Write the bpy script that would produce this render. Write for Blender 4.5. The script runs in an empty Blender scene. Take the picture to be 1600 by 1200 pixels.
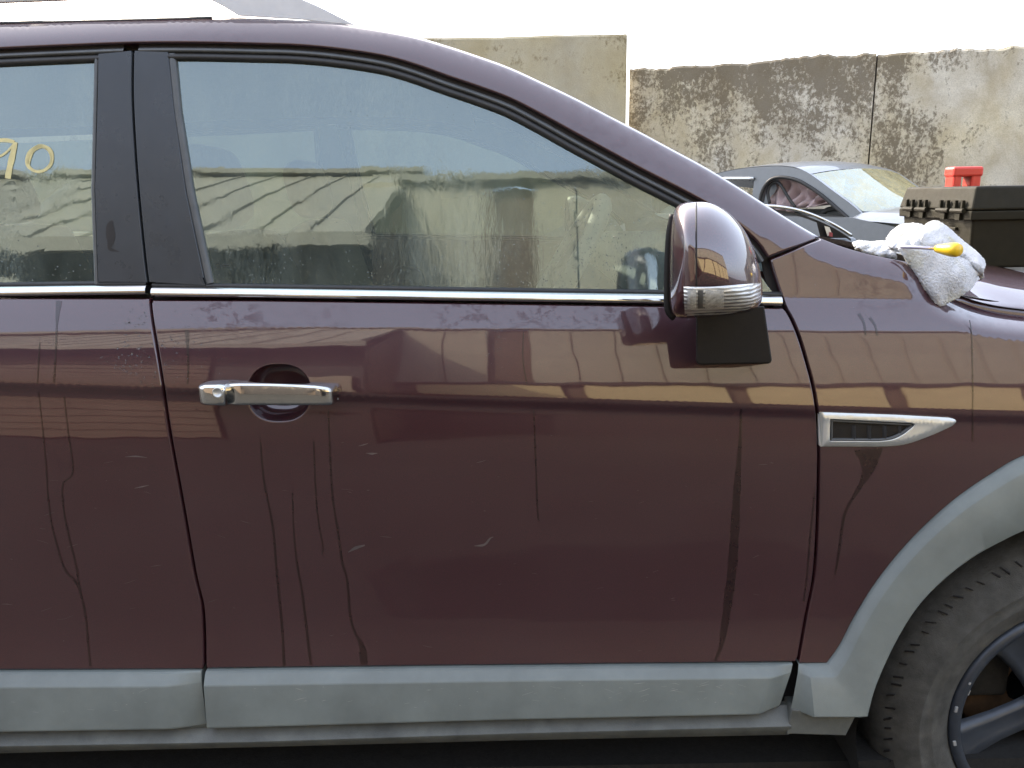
import bpy, bmesh, math, random
import numpy as np
from mathutils import Vector, Matrix
from mathutils.geometry import delaunay_2d_cdt

SC = bpy.context.scene
COL = SC.collection
rad = math.radians
rng = random.Random(7)
nrg = np.random.default_rng(7)

# ------------------------------------------------------------------ camera
PITCH, ROLL, FPX = rad(13.4), rad(1.0), 1256.0
CAM = np.array([0.0, -1.32, 1.41])
_f = np.array([0, math.cos(PITCH), -math.sin(PITCH)])
_r0 = np.array([1.0, 0, 0])
_u0 = np.array([0, math.sin(PITCH), math.cos(PITCH)])
_r = _r0 * math.cos(ROLL) - _u0 * math.sin(ROLL)
_u = _u0 * math.cos(ROLL) + _r0 * math.sin(ROLL)
cd = bpy.data.cameras.new('camera')
cam = bpy.data.objects.new('camera', cd)
COL.objects.link(cam)
cd.sensor_width = 36.0
cd.lens = 36.0 * FPX / 1600.0
cd.clip_start, cd.clip_end = 0.02, 2000
M = Matrix.Identity(4)
for i in range(3):
    M[i][0], M[i][1], M[i][2], M[i][3] = _r[i], _u[i], -_f[i], CAM[i]
cam.matrix_world = M
SC.camera = cam

# ------------------------------------------------------------------ sky, sun, exposure
SUN_EL = 34.0
SUN_AZ = (-0.60, 0.80)          # horizontal direction towards the sun
w = bpy.data.worlds.new('World'); SC.world = w; w.use_nodes = True
nt = w.node_tree
sky = nt.nodes.new('ShaderNodeTexSky'); sky.sky_type = 'NISHITA'; sky.sun_disc = False
sky.sun_elevation = rad(SUN_EL)
sky.sun_rotation = math.atan2(SUN_AZ[0], SUN_AZ[1])
sky.air_density, sky.dust_density, sky.ozone_density = 0.8, 5.0, 0.6
bg = nt.nodes['Background']; bg.inputs[1].default_value = 0.15
veil = nt.nodes.new('ShaderNodeMix'); veil.data_type = 'RGBA'; veil.blend_type = 'ADD'   # even bright haze over the whole sky
veil.inputs[0].default_value = 1.0; veil.inputs[7].default_value = (3.1, 3.3, 3.8, 1)
nt.links.new(sky.outputs[0], veil.inputs[6]); nt.links.new(veil.outputs[2], bg.inputs[0])
sd = bpy.data.lights.new('sun', 'SUN'); sd.energy = 2.6; sd.angle = rad(0.55); sd.color = (1.0, 0.90, 0.74)
sun = bpy.data.objects.new('sun', sd); COL.objects.link(sun)
ce = math.cos(rad(SUN_EL))
sun.rotation_euler = Vector((SUN_AZ[0]*ce, SUN_AZ[1]*ce, math.sin(rad(SUN_EL)))).to_track_quat('Z', 'Y').to_euler()
vs = SC.view_settings
vs.view_transform, vs.look, vs.gamma, vs.use_curve_mapping = 'Standard', 'None', 1.0, False
vs.exposure = 1.35
cy = SC.cycles
cy.max_bounces, cy.transparent_max_bounces, cy.glossy_bounces, cy.diffuse_bounces = 6, 12, 4, 2
cy.caustics_reflective = cy.caustics_refractive = False
cy.sample_clamp_indirect = 6.0

# ------------------------------------------------------------------ pixel <-> place
def rays(u, v):
    u = np.asarray(u, float); v = np.asarray(v, float)
    return _f + _r * ((u - 800) / FPX)[..., None] - _u * ((v - 600) / FPX)[..., None]
def P(u, v, y):
    """point of the sight line through photo pixel (u, v) at depth y"""
    d = rays(u, v)
    t = (np.asarray(y, float) - CAM[1]) / d[..., 1]
    return CAM + d * t[..., None]
def Pz(u, v, z):
    d = rays(u, v); t = (z - CAM[2]) / d[..., 2]
    return CAM + d * t[..., None]

def crv(pts, step=14):
    """smooth open curve (Catmull-Rom) through pixel points"""
    p = np.array(pts, float)
    if len(p) == 2:
        n = max(2, int(np.hypot(*(p[1]-p[0])) / step) + 1)
        return p[0] + (p[1]-p[0]) * np.linspace(0, 1, n)[:, None]
    q = np.vstack([2*p[0]-p[1], p, 2*p[-1]-p[-2]])
    out = []
    for i in range(1, len(q)-2):
        a, b, c, d = q[i-1], q[i], q[i+1], q[i+2]
        n = max(1, int(math.ceil(np.hypot(*(c-b)) / step)))
        for k in range(n):
            t = k / n
            out.append(.5*((2*b)+(c-a)*t+(2*a-5*b+4*c-d)*t*t+(3*b-a-3*c+d)*t**3))
    out.append(p[-1])
    return np.array(out)
def lin(pts, step=14):
    p = np.array(pts, float); out = []
    for a, b in zip(p[:-1], p[1:]):
        n = max(1, int(math.ceil(np.hypot(*(b-a)) / step)))
        for k in range(n): out.append(a + (b-a)*k/n)
    out.append(p[-1])
    return np.array(out)
def loop(*parts):
    """closed loop from curves, dropping doubled points"""
    a = np.vstack(parts); keep = [a[0]]
    for q in a[1:]:
        if np.hypot(*(q-keep[-1])) > .4: keep.append(q)
    if np.hypot(*(keep[-1]-keep[0])) < .4: keep.pop()
    return np.array(keep)
def area2(p):
    x, y = p[:, 0], p[:, 1]
    return np.sum(x*np.roll(y, -1) - np.roll(x, -1)*y)
def offs(c, d, closed=False):
    """curve moved d to its left-hand normal (y down: below a curve that runs right)"""
    if closed: t = np.roll(c, -1, 0) - np.roll(c, 1, 0)
    else: t = np.gradient(c, axis=0)
    t /= np.maximum(np.hypot(t[:, 0], t[:, 1]), 1e-9)[:, None]
    n = np.stack([-t[:, 1], t[:, 0]], 1)
    return c + n*(np.asarray(d)[..., None] if np.ndim(d) else d)
def inside(poly, pts):
    x, y = pts[:, 0], pts[:, 1]; r = np.zeros(len(pts), bool)
    px, py = poly[:, 0], poly[:, 1]; j = len(poly)-1
    for i in range(len(poly)):
        c = ((py[i] > y) != (py[j] > y))
        with np.errstate(divide='ignore', invalid='ignore'):
            xi = (px[j]-px[i])*(y-py[i])/(py[j]-py[i]) + px[i]
        r ^= c & (x < xi); j = i
    return r
def dist_to(poly, pts, closed=True):
    a = poly; b = np.roll(poly, -1, 0)
    if not closed: a, b = poly[:-1], poly[1:]
    d = np.full(len(pts), 1e9)
    for p, q in zip(a, b):
        e = q-p; L = e@e+1e-12
        t = np.clip(((pts-p)@e)/L, 0, 1)
        d = np.minimum(d, np.hypot(*(pts-(p+t[:, None]*e)).T))
    return d

# ------------------------------------------------------------------ mesh helpers
def base(o):
    b = np.zeros(3)
    while o is not None:
        b = b + np.array(o.location); o = o.parent
    return b
def mk(name, V, F, mat, parent=None, normals=None, smooth=True, kind=None, origin=None):
    V = np.asarray(V, float)
    org = np.zeros(3) if origin is None else np.asarray(origin, float)
    pb = base(parent)
    me = bpy.data.meshes.new(name)
    me.from_pydata([tuple(p) for p in (V-org-(0 if origin is not None else pb))], [], [tuple(int(i) for i in f) for f in F])
    me.update()
    if smooth: me.polygons.foreach_set('use_smooth', [True]*len(me.polygons))
    if normals is not None: me.normals_split_custom_set_from_vertices([tuple(n) for n in normals])
    if isinstance(mat, (list, tuple)):
        for m in mat: me.materials.append(m)
    else: me.materials.append(mat)
    o = bpy.data.objects.new(name, me); COL.objects.link(o)
    if origin is not None: o.location = org - pb
    o.parent = parent
    if kind: o['kind'] = kind
    return o
def empty(name, loc, label=None, cat=None, group=None):
    o = bpy.data.objects.new(name, None); COL.objects.link(o); o.location = loc
    o.empty_display_size = .1
    tag(o, label, cat, group); return o
def tag(o, label=None, cat=None, group=None, kind=None):
    for k, x in (('label', label), ('category', cat), ('group', group), ('kind', kind)):
        if x: o[k] = x
    return o
class MB:
    def __init__(s): s.V = []; s.F = []
    def add(s, V, F):
        n = len(s.V); s.V += [tuple(p) for p in V]; s.F += [tuple(i+n for i in f) for f in F]
    def box(s, c, size, R=None, bev=0.0):
        hx, hy, hz = [k/2 for k in size]
        if bev <= 0:
            V = np.array([(x, y, z) for x in (-hx, hx) for y in (-hy, hy) for z in (-hz, hz)])
            F = [(0,1,3,2),(4,6,7,5),(0,4,5,1),(2,3,7,6),(0,2,6,4),(1,5,7,3)]
        else:
            bm = bmesh.new(); bmesh.ops.create_cube(bm, size=1)
            bmesh.ops.scale(bm, vec=size, verts=bm.verts)
            bmesh.ops.bevel(bm, geom=bm.edges[:], offset=bev, segments=2, affect='EDGES', profile=.5)
            bm.verts.index_update()
            V = np.array([v.co[:] for v in bm.verts]); F = [tuple(v.index for v in f.verts) for f in bm.faces]; bm.free()
        if R is not None: V = V @ np.asarray(R).T
        s.add(V+np.asarray(c), F)
    def tube(s, pts, r, n=10, cap=True):
        pts = np.asarray(pts, float); r = np.broadcast_to(np.asarray(r, float), (len(pts),))
        T = np.gradient(pts, axis=0); T /= np.linalg.norm(T, axis=1)[:, None]
        up = np.array([0, 0, 1.0]) if abs(T[0][2]) < .9 else np.array([0, 1.0, 0])
        V = []; F = []
        for i, (p, t) in enumerate(zip(pts, T)):
            a = np.cross(t, up); a /= np.linalg.norm(a); b = np.cross(a, t); up = b
            for k in range(n):
                th = 2*math.pi*k/n; V.append(p + r[i]*(math.cos(th)*a + math.sin(th)*b))
        for i in range(len(pts)-1):
            for k in range(n):
                F.append((i*n+k, i*n+(k+1) % n, (i+1)*n+(k+1) % n, (i+1)*n+k))
        if cap: F += [tuple(range(n))[::-1], tuple(range((len(pts)-1)*n, len(pts)*n))]
        s.add(V, F)
    def grid(s, G, flip=False):
        m, n = len(G), len(G[0]); V = [tuple(p) for row in G for p in row]
        F = [(i*n+j, i*n+j+1, (i+1)*n+j+1, (i+1)*n+j) for i in range(m-1) for j in range(n-1)]
        if flip: F = [f[::-1] for f in F]
        s.add(V, F)
    def lathe(s, prof, c, axis='y', n=64):
        V = []; F = []; m = len(prof)
        for k in range(n):
            th = 2*math.pi*k/n
            for r, h in prof: V.append((c[0]+r*math.cos(th), c[1]+h, c[2]+r*math.sin(th)))
        for k in range(n):
            for i in range(m-1):
                F.append((k*m+i, ((k+1) % n)*m+i, ((k+1) % n)*m+i+1, k*m+i+1))
        s.add(V, F)
    def build(s, name, mat, parent=None, smooth=False, kind=None):
        return mk(name, np.array(s.V), s.F, mat, parent, smooth=smooth, kind=kind)
def prism(V2, a, b):
    """closed solid from a 2-D loop mapped by a(pt) (front) and b(pt) (back)"""
    n = len(V2); V = [a(p) for p in V2] + [b(p) for p in V2]
    F = [tuple(range(n)), tuple(range(2*n-1, n-1, -1))] + [(i, n+i, n+(i+1) % n, (i+1) % n) for i in range(n)]
    return V, F

# ------------------------------------------------------------------ materials
def mat(name):
    m = bpy.data.materials.new(name); m.use_nodes = True
    t = m.node_tree; b = t.nodes['Principled BSDF']
    return m, t, b
def nd(t, typ, **k):
    n = t.nodes.new(typ)
    for a, x in k.items():
        if a.startswith('i_'):
            key = a[2:]; key = int(key) if key.isdigit() else key.replace('_', ' ')
            n.inputs[key].default_value = x
        else: setattr(n, a, x)
    return n
def ln(t, a, b): t.links.new(a, b)
def coords(t, scale=(1, 1, 1), kind='Object'):
    tc = nd(t, 'ShaderNodeTexCoord'); mp = nd(t, 'ShaderNodeMapping'); mp.inputs['Scale'].default_value = scale
    ln(t, tc.outputs[kind], mp.inputs[0]); return mp.outputs[0]
def noise(t, vec, scale, detail=4, rough=.55, dist=0):
    n = nd(t, 'ShaderNodeTexNoise'); n.inputs['Scale'].default_value = scale; n.inputs['Detail'].default_value = detail
    n.inputs['Roughness'].default_value = rough; n.inputs['Distortion'].default_value = dist
    ln(t, vec, n.inputs['Vector']); return n.outputs['Fac']
def ramp(t, fac, stops):
    r = nd(t, 'ShaderNodeValToRGB'); e = r.color_ramp.elements
    while len(e) < len(stops): e.new(.5)
    for k, (p, c) in zip(e, stops):
        k.position = p; k.color = (*c, 1) if len(c) == 3 else c
    ln(t, fac, r.inputs[0]); return r.outputs[0]
def g(x): return (x, x, x)
def mixc(t, fac, a, b, blend='MIX'):
    n = nd(t, 'ShaderNodeMix', data_type='RGBA', blend_type=blend)
    for s, x in ((n.inputs[0], fac), (n.inputs[6], a), (n.inputs[7], b)):
        if hasattr(x, 'is_linked') or hasattr(x, 'node'): ln(t, x, s)
        else: s.default_value = x if not isinstance(x, tuple) or len(x) == 4 else (*x, 1)
    return n.outputs[2]
def math_(t, op, a, b=None):
    n = nd(t, 'ShaderNodeMath', operation=op)
    for s, x in zip(n.inputs, (a, b)):
        if x is None: continue
        if hasattr(x, 'node'): ln(t, x, s)
        else: s.default_value = x
    return n.outputs[0]
def bump(t, h, strength, dist, b, sock='Normal'):
    n = nd(t, 'ShaderNodeBump'); n.inputs['Strength'].default_value = strength; n.inputs['Distance'].default_value = dist
    ln(t, h, n.inputs['Height']); ln(t, n.outputs[0], b.inputs[sock]); return n
def simple(name, col, rough=.5, metal=0.0, var=.12, nscale=30, bmp=0.0, bscale=400, coat=0.0, spec=.5):
    m, t, b = mat(name); c = coords(t)
    f = noise(t, c, nscale, 6, .6)
    lo = tuple(x*(1-var) for x in col); hi = tuple(min(1, x*(1+var)) for x in col)
    ln(t, ramp(t, f, [(.3, lo), (.7, hi)]), b.inputs['Base Color'])
    r = noise(t, c, nscale*2.3, 4)
    ln(t, ramp(t, r, [(.3, g(max(0, rough-.06))), (.7, g(min(1, rough+.06)))]), b.inputs['Roughness'])
    b.inputs['Metallic'].default_value = metal
    b.inputs['Coat Weight'].default_value = coat
    b.inputs['Specular IOR Level'].default_value = spec
    if bmp: bump(t, noise(t, c, bscale, 3), bmp, .002, b)
    return m

def paint_mat(name, dust=True, patches=True, ior=1.78):
    m, t, b = mat(name); c = coords(t)
    fl = noise(t, c, 1500, 2, .7)
    basec = ramp(t, fl, [(.35, (.018, .0026, .0058)), (.72, (.066, .0086, .0165))])
    if dust:
        big = noise(t, c, 5, 5, .6); fine = noise(t, coords(t, (60, 60, 420)), 1.0, 5, .7)
        grain = noise(t, c, 900, 3, .7)
        fac = math_(t, 'MULTIPLY', ramp(t, big, [(.3, g(.55)), (.7, g(1))]), ramp(t, grain, [(.3, g(.6)), (.75, g(1.25))]))
        fac = math_(t, 'MULTIPLY', fac, .025)
        # tiny grit specks and fine wiping scratches
        vo = nd(t, 'ShaderNodeTexVoronoi'); vo.inputs['Scale'].default_value = 95; ln(t, c, vo.inputs['Vector'])
        sp = ramp(t, vo.outputs['Distance'], [(0.0, g(1)), (.075, g(0))])
        sel = ramp(t, nd_col(t, vo), [(.86, g(0)), (.9, g(1))])
        sp = math_(t, 'MULTIPLY', sp, sel)
        fac = math_(t, 'ADD', fac, math_(t, 'MULTIPLY', sp, .22))
        basec = mixc(t, fac, basec, (.20, .165, .145))
        ln(t, ramp(t, big, [(.3, g(.40)), (.7, g(.52))]), b.inputs['Roughness'])
    else:
        b.inputs['Roughness'].default_value = .4
    ln(t, basec, b.inputs['Base Color'])
    b.inputs['Metallic'].default_value = .25
    b.inputs['Coat Weight'].default_value = 1.0
    b.inputs['Coat IOR'].default_value = ior
    if dust:
        # dried wipe marks below the belt line dull the clear coat in patches
        tc = nd(t, 'ShaderNodeTexCoord'); sx = nd(t, 'ShaderNodeSeparateXYZ'); ln(t, tc.outputs['Object'], sx.inputs[0])
        pat = noise(t, coords(t, (42, 42, 60)), 1.0, 8, .8, .5)
        zone = ramp(t, math_(t, 'MULTIPLY', math_(t, 'ADD', sx.outputs['Z'], -1.10), 4.0), [(.26, g(0)), (.44, g(1)), (.60, g(1)), (.66, g(.25))])
        big2 = noise(t, coords(t, (3.2, 3, 1.5)), 1.0, 2)
        pm = math_(t, 'MULTIPLY', ramp(t, pat, [(.515, g(0)), (.545, g(1))]), zone)
        pm = math_(t, 'MULTIPLY', pm, ramp(t, big2, [(.44, g(0)), (.54, g(1))]))
        cw = math_(t, 'SUBTRACT', 1.0, math_(t, 'MULTIPLY', pm, .55 if patches else 0.0))
        ln(t, cw, b.inputs['Coat Weight'])
        ln(t, math_(t, 'ADD', math_(t, 'MULTIPLY', pm, .10 if patches else 0.0), .022), b.inputs['Coat Roughness'])
        n1 = noise(t, coords(t, (3, 3, 5)), 1.0, 3)
        n2 = noise(t, c, 380, 2)
        h = math_(t, 'ADD', math_(t, 'MULTIPLY', n1, 1.0), math_(t, 'MULTIPLY', n2, .0035))
        bump(t, h, .06, .012, b, 'Coat Normal')
    else:
        b.inputs['Coat Roughness'].default_value = .02
    return m
def nd_col(t, vo):
    s = nd(t, 'ShaderNodeSeparateColor'); ln(t, vo.outputs['Color'], s.inputs[0]); return s.outputs[0]

def glass_mat(name, tint, streak=True, refl=1.0, film=.07, filmc=(.50, .60, .53)):
    """thin automotive glass: tinted transparency + Fresnel mirror + a faint film of dirt"""
    m, t, b = mat(name); t.nodes.remove(b)
    out = t.nodes['Material Output']
    tr = nd(t, 'ShaderNodeBsdfTransparent'); tr.inputs[0].default_value = (*tint, 1)
    gl = nd(t, 'ShaderNodeBsdfGlossy'); gl.inputs['Color'].default_value = (.86, 1.0, .98, 1)
    gl.inputs['Roughness'].default_value = .012
    df = nd(t, 'ShaderNodeBsdfDiffuse'); df.inputs[0].default_value = (*filmc, 1)
    fr = nd(t, 'ShaderNodeFresnel'); fr.inputs['IOR'].default_value = 1.72
    fac = math_(t, 'MULTIPLY', fr.outputs[0], 1.9*refl)
    c = coords(t)
    if streak:
        n1 = noise(t, coords(t, (95, 95, 16)), 1.0, 4, .65, .4)
        msk = noise(t, coords(t, (5, 5, 4)), 1.0, 3)
        mk_ = ramp(t, msk, [(.42, g(0)), (.6, g(1))])
        n2 = noise(t, coords(t, (2.5, 2.5, 3.5)), 1.0, 2)
        h = math_(t, 'ADD', math_(t, 'MULTIPLY', math_(t, 'MULTIPLY', n1, mk_), .16), math_(t, 'MULTIPLY', n2, .35))
        bp = nd(t, 'ShaderNodeBump'); bp.inputs['Strength'].default_value = .10; bp.inputs['Distance'].default_value = .012
        ln(t, h, bp.inputs['Height']); ln(t, bp.outputs[0], gl.inputs['Normal'])
    smear = noise(t, coords(t, (14, 14, 3.5)), 1.0, 5, .65)
    ff = ramp(t, smear, [(.3, g(film*.55)), (.7, g(film*1.5))])
    if streak:
        n3 = noise(t, coords(t, (240, 240, 62)), 1.0, 3, .6, .3)
        st3 = math_(t, 'MULTIPLY', ramp(t, n3, [(.40, g(-.0)), (.64, g(1))]), mk_)
        ff = math_(t, 'ADD', ff, math_(t, 'MULTIPLY', math_(t, 'SUBTRACT', st3, .3), .085))
    mx = nd(t, 'ShaderNodeMixShader'); ln(t, fac, mx.inputs[0]); ln(t, tr.outputs[0], mx.inputs[1]); ln(t, gl.outputs[0], mx.inputs[2])
    m2 = nd(t, 'ShaderNodeMixShader'); ln(t, ff, m2.inputs[0]); ln(t, mx.outputs[0], m2.inputs[1]); ln(t, df.outputs[0], m2.inputs[2])
    ln(t, m2.outputs[0], out.inputs[0])
    return m

PAINT = paint_mat('burgundy_paint')
CLEANP = paint_mat('burgundy_paint_wet', False)
RUNP = simple('wet_run', (.016, .0026, .0035), .3, 0, .1, 30, coat=.85)
MIRP = paint_mat('burgundy_mirror_paint', False, False, 2.15)
HOODP = paint_mat('burgundy_hood_paint', True, False)
GLASS = glass_mat('side_glass', (.40, .46, .40), True, 1.25, .11)
SCREEN = glass_mat('windscreen_glass', (.72, .80, .74), False)
CLAD = simple('grey_cladding', (.160, .182, .170), .42, 0, .17, 9, .12, 700, spec=.5)
SILL = simple('dirty_sill', (.095, .10, .088), .5, 0, .3, 20, .2, 500)
BLACKP = simple('black_pillar_film', (.028, .033, .038), .30, 0, .10, 9, .05, 900)
RUBBER = simple('black_rubber', (.022, .022, .021), .55, 0, .2, 40)
TRIMG = simple('grey_trim', (.075, .08, .08), .35, 0, .15, 40)
GAP = simple('dark_gap', (.010, .008, .008), .7)
CHROME = simple('chrome', (.62, .62, .60), .07, 1.0, .05, 60)
SILVER = simple('silver_paint', (.60, .62, .60), .35, .55, .06, 40)
BLACKPL = simple('black_plastic', (.009, .008, .0075), .5, 0, .2, 60, .25, 1500, spec=.3)
TYRE = simple('tyre_rubber', (.072, .073, .067), .8, 0, .40, 26, .6, 420)
RIM = simple('dark_alloy', (.055, .065, .08), .38, .3, .2, 25)
BRAKE = simple('rusty_disc', (.13, .07, .03), .8, 0, .35, 40)
LINER = simple('arch_liner', (.012, .012, .011), .85, 0, .3, 60, .4, 300)
SEATM = simple('beige_seat', (.34, .27, .18), .8, 0, .1, 60, .2, 900)
SEATD = simple('dark_seat', (.05, .05, .046), .8, 0, .15, 60)
DASHM = simple('dash_plastic', (.22, .26, .26), .5, 0, .12, 50, .2, 900)
TRIMI = simple('interior_trim', (.22, .20, .16), .75, 0, .1, 40)
LINING = simple('headliner', (.42, .40, .34), .9, 0, .08, 60)
def asphalt():
    m, t, b = mat('asphalt'); c = coords(t)
    a = noise(t, c, 260, 6, .75); bb = noise(t, c, 2.2, 6, .6)
    f = mixc(t, .5, ramp(t, a, [(.40, (.010, .010, .009)), (.66, (.095, .092, .08))]), ramp(t, bb, [(.3, (.016, .016, .014)), (.7, (.042, .040, .035))]))
    ln(t, f, b.inputs['Base Color']); b.inputs['Roughness'].default_value = .85
    bump(t, a, .8, .006, b); return m
ASPH = asphalt()

# ------------------------------------------------------------------ ground
gv, gf = [], []
N = 24
for i in range(N+1):
    for j in range(N+1):
        gv.append((-300+600*i/N, -300+600*j/N, 0))
for i in range(N):
    for j in range(N):
        a = i*(N+1)+j; gf.append((a, a+N+1, a+N+2, a+1))
tag(mk('ground', gv, gf, ASPH, smooth=False), 'dark asphalt yard under the cars', None, kind='structure')

# ------------------------------------------------------------------ body surface of the SUV
def zof(v):  # height on the plane y = 0 for a pixel row near the middle of the picture
    return CAM[2] + CAM[1]*math.tan(math.atan((v-600)/FPX)+PITCH)*1.0 if False else float(P(np.array(700.0), np.array(float(v)), 0.0)[2])
def line_x(p0, p1):
    a = P(np.array(float(p0[0])), np.array(float(p0[1])), 0.0); b = P(np.array(float(p1[0])), np.array(float(p1[1])), 0.0)
    k = (b[2]-a[2])/(b[0]-a[0]); return k, a[2]-k*a[0]
kb, b0 = line_x((0, 464), (1220, 481))
kc, c0 = line_x((0, 604), (1265, 645))
km, m0 = line_x((0, 1048), (1246, 1035))
x7 = float(P(np.array(700.0), np.array(600.0), 0.0)[0])
def zq(z, x):
    zm, zc, zb = km*x+m0, kc*x+c0, kb*x+b0
    return np.where(z < zc, (z-zm)/(zc-zm), np.where(z < zb, 1+(z-zc)/(zb-zc), 2+(z-zb)/.16))
KN = [(1300, 3), (1180, 3), (1060, 8), (1041, 12), (1005, 10), (960, 4.5), (900, 1.5), (800, 0.5), (720, 1.2), (695, 2.6), (672, 4.0), (655, 5.2), (646, 5.4), (638, -1),
      (630, -20), (624, -16), (619, 4), (613, 9.5), (600, 12), (575, 14.2), (550, 16.2), (520, 17.4), (505, 21), (488, 26), (474, 29), (468, 24), (461, 12.2), (300, 11.6), (120, 12.5), (-200, 15)]
_q = []; _t = []
for v, t in KN:
    _q.append(float(zq(np.array(zof(v)), np.array(x7)))); _t.append(t)
qq = np.linspace(_q[0], _q[-1], 6000)
tt = np.interp(qq, _q, _t)
# soften the profile a little
kern = np.hanning(31); kern /= kern.sum()
tt = np.convolve(np.pad(tt, 15, 'edge'), kern, 'valid')
S1 = float((kc*x7+c0)-(km*x7+m0)); S2 = float((kb*x7+b0)-(kc*x7+c0))
sc_ = np.where(qq < 1, S1, np.where(qq < 2, S2, .16))
YY = np.concatenate([[0], np.cumsum(np.tan(np.radians(tt[:-1]))*sc_[:-1]*np.diff(qq))])
YY -= np.interp(1.0, qq, YY)
def Ybody(x, z):
    plan = .012*(x/.9)**2*0 + .020*np.clip((x-.55)/.9, 0, 3)**2   # the nose narrows
    return np.interp(zq(z, x), qq, YY) + plan
def surf(u, v, off=0.0, extra=None):
    u = np.asarray(u, float); v = np.asarray(v, float)
    e = off + (extra(u, v) if extra is not None else 0.0)
    y = np.zeros(u.shape)
    for _ in range(14):
        p = P(u, v, y); y = Ybody(p[..., 0], p[..., 2]) + e
    return P(u, v, y)
def surfn(u, v, off=0.0, extra=None, h=.8):
    u = np.asarray(u, float); v = np.asarray(v, float)
    o = off
    def oo(du, dv): return surf(u+du, v+dv, o, extra)
    n = np.cross(oo(h, 0)-oo(-h, 0), oo(0, h)-oo(0, -h))
    n /= np.linalg.norm(n, axis=-1)[..., None]
    n[n[..., 1] > 0] *= -1
    return n

SUV_C = np.array([-.10, .93, 0.0])
suv = empty('suv', SUV_C, 'burgundy SUV with grey lower cladding, chrome door handle and wet windows', 'car')

def panel(name, lp, mt, parent, du=14, dv=5, off=0.0, extra=None, lip=2.2, depth=.020, holes=(), kind=None, rim=(.62, .78)):
    lp = np.asarray(lp, float)
    if area2(lp) < 0: lp = lp[::-1]
    rings = [lp]
    ins = offs(lp, lip, True)
    pts = [lp, ins]; edges = []; n0 = 0
    def ring_edges(s, n): return [(s+i, s+(i+1) % n) for i in range(n)]
    edges += ring_edges(len(lp), len(lp)); n0 = 2*len(lp); quads = [(0, len(lp))]
    hr = []; hoo = []
    for h in holes:
        h = np.asarray(h, float)
        if area2(h) < 0: h = h[::-1]
        hr.append((n0, len(h), h)); ho = offs(h, -lip, True)
        pts += [h, ho]; edges += ring_edges(n0+len(h), len(h)); quads.append((n0, len(h))); hoo.append(ho); n0 += 2*len(h)
    u0, v0 = lp.min(0); u1, v1 = lp.max(0)
    gu, gvv = np.meshgrid(np.arange(u0+du/2, u1, du), np.arange(v0+dv/2, v1, dv))
    gp = np.stack([gu.ravel(), gvv.ravel()], 1)
    gp[:, 0] += np.where((np.arange(len(gp))//gu.shape[1]) % 2 == 0, 0, du/2)
    gp = gp[inside(lp, gp)]
    gp = gp[dist_to(ins, gp) > dv*.6]
    for _, _, h in hr: gp = gp[~inside(h, gp)]; gp = gp[dist_to(h, gp) > lip+dv*.5]
    pts.append(gp)
    A = np.vstack(pts)
    r = delaunay_2d_cdt([Vector(p) for p in A], edges, [], 0, 1e-5)
    A2 = np.array([v[:] for v in r[0]])
    F = np.array([f for f in r[2] if len(f) == 3])
    cen = A2[F].mean(1); ok = inside(ins, cen)
    for h in hoo: ok &= ~inside(h, cen)
    F = F[ok]
    # orientation facing the camera (y down in pixels)
    a, b, c = A2[F[:, 0]], A2[F[:, 1]], A2[F[:, 2]]
    cr = (b[:, 0]-a[:, 0])*(c[:, 1]-a[:, 1])-(b[:, 1]-a[:, 1])*(c[:, 0]-a[:, 0])
    F[cr > 0] = F[cr > 0][:, ::-1]
    V = surf(A2[:, 0], A2[:, 1], off, extra); Nn = surfn(A2[:, 0], A2[:, 1], off, extra)
    V = list(V); Nn = list(Nn); F = [tuple(f) for f in F]
    orig = {}
    for new, olds in enumerate(r[3]):
        for o in olds: orig[o] = new
    for s_, n_ in quads:
        for i in range(n_):
            j = (i+1) % n_; qd = (orig[s_+i], orig[s_+j], orig[s_+n_+j], orig[s_+n_+i])
            if len(set(qd)) < 4: continue
            a_, b_, c_ = A2[qd[0]], A2[qd[1]], A2[qd[2]]
            F.append(qd[::-1] if (b_[0]-a_[0])*(c_[1]-a_[1])-(b_[1]-a_[1])*(c_[0]-a_[0]) > 0 else qd)
    allr = [(0, len(lp), lp, 1)] + [(s, n, h, -1) for s, n, h in hr]
    for s, n, ring, sg in allr:
        tg = np.roll(ring, -1, 0)-np.roll(ring, 1, 0)
        idx = [orig[s+i] for i in range(n)]
        R3 = surf(ring[:, 0], ring[:, 1], off, extra)
        t3 = np.roll(R3, -1, 0)-np.roll(R3, 1, 0); t3 /= np.linalg.norm(t3, axis=1)[:, None]
        st = len(V)
        for i in range(n):
            nn = Nn[idx[i]]; out = np.cross(t3[i], nn); 
            # outward in pixel space
            o2 = np.array([tg[i][1], -tg[i][0]])*sg
            scr = np.array([out@_r, -out@_u])
            if scr@o2 < 0: out = -out
            V[idx[i]] = V[idx[i]]+np.array([0, .0014, 0])
            bn = nn*rim[0]+out*rim[1]; bn /= np.linalg.norm(bn)
            Nn[idx[i]] = bn
            V.append(V[idx[i]]+np.array([0, depth, 0])); Nn.append(out)
        for i in range(n):
            j = (i+1) % n
            F.append((idx[i], idx[j], st+j, st+i))
    return mk(name, np.array(V), F, mt, parent, np.array(Nn), kind=kind)

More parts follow.
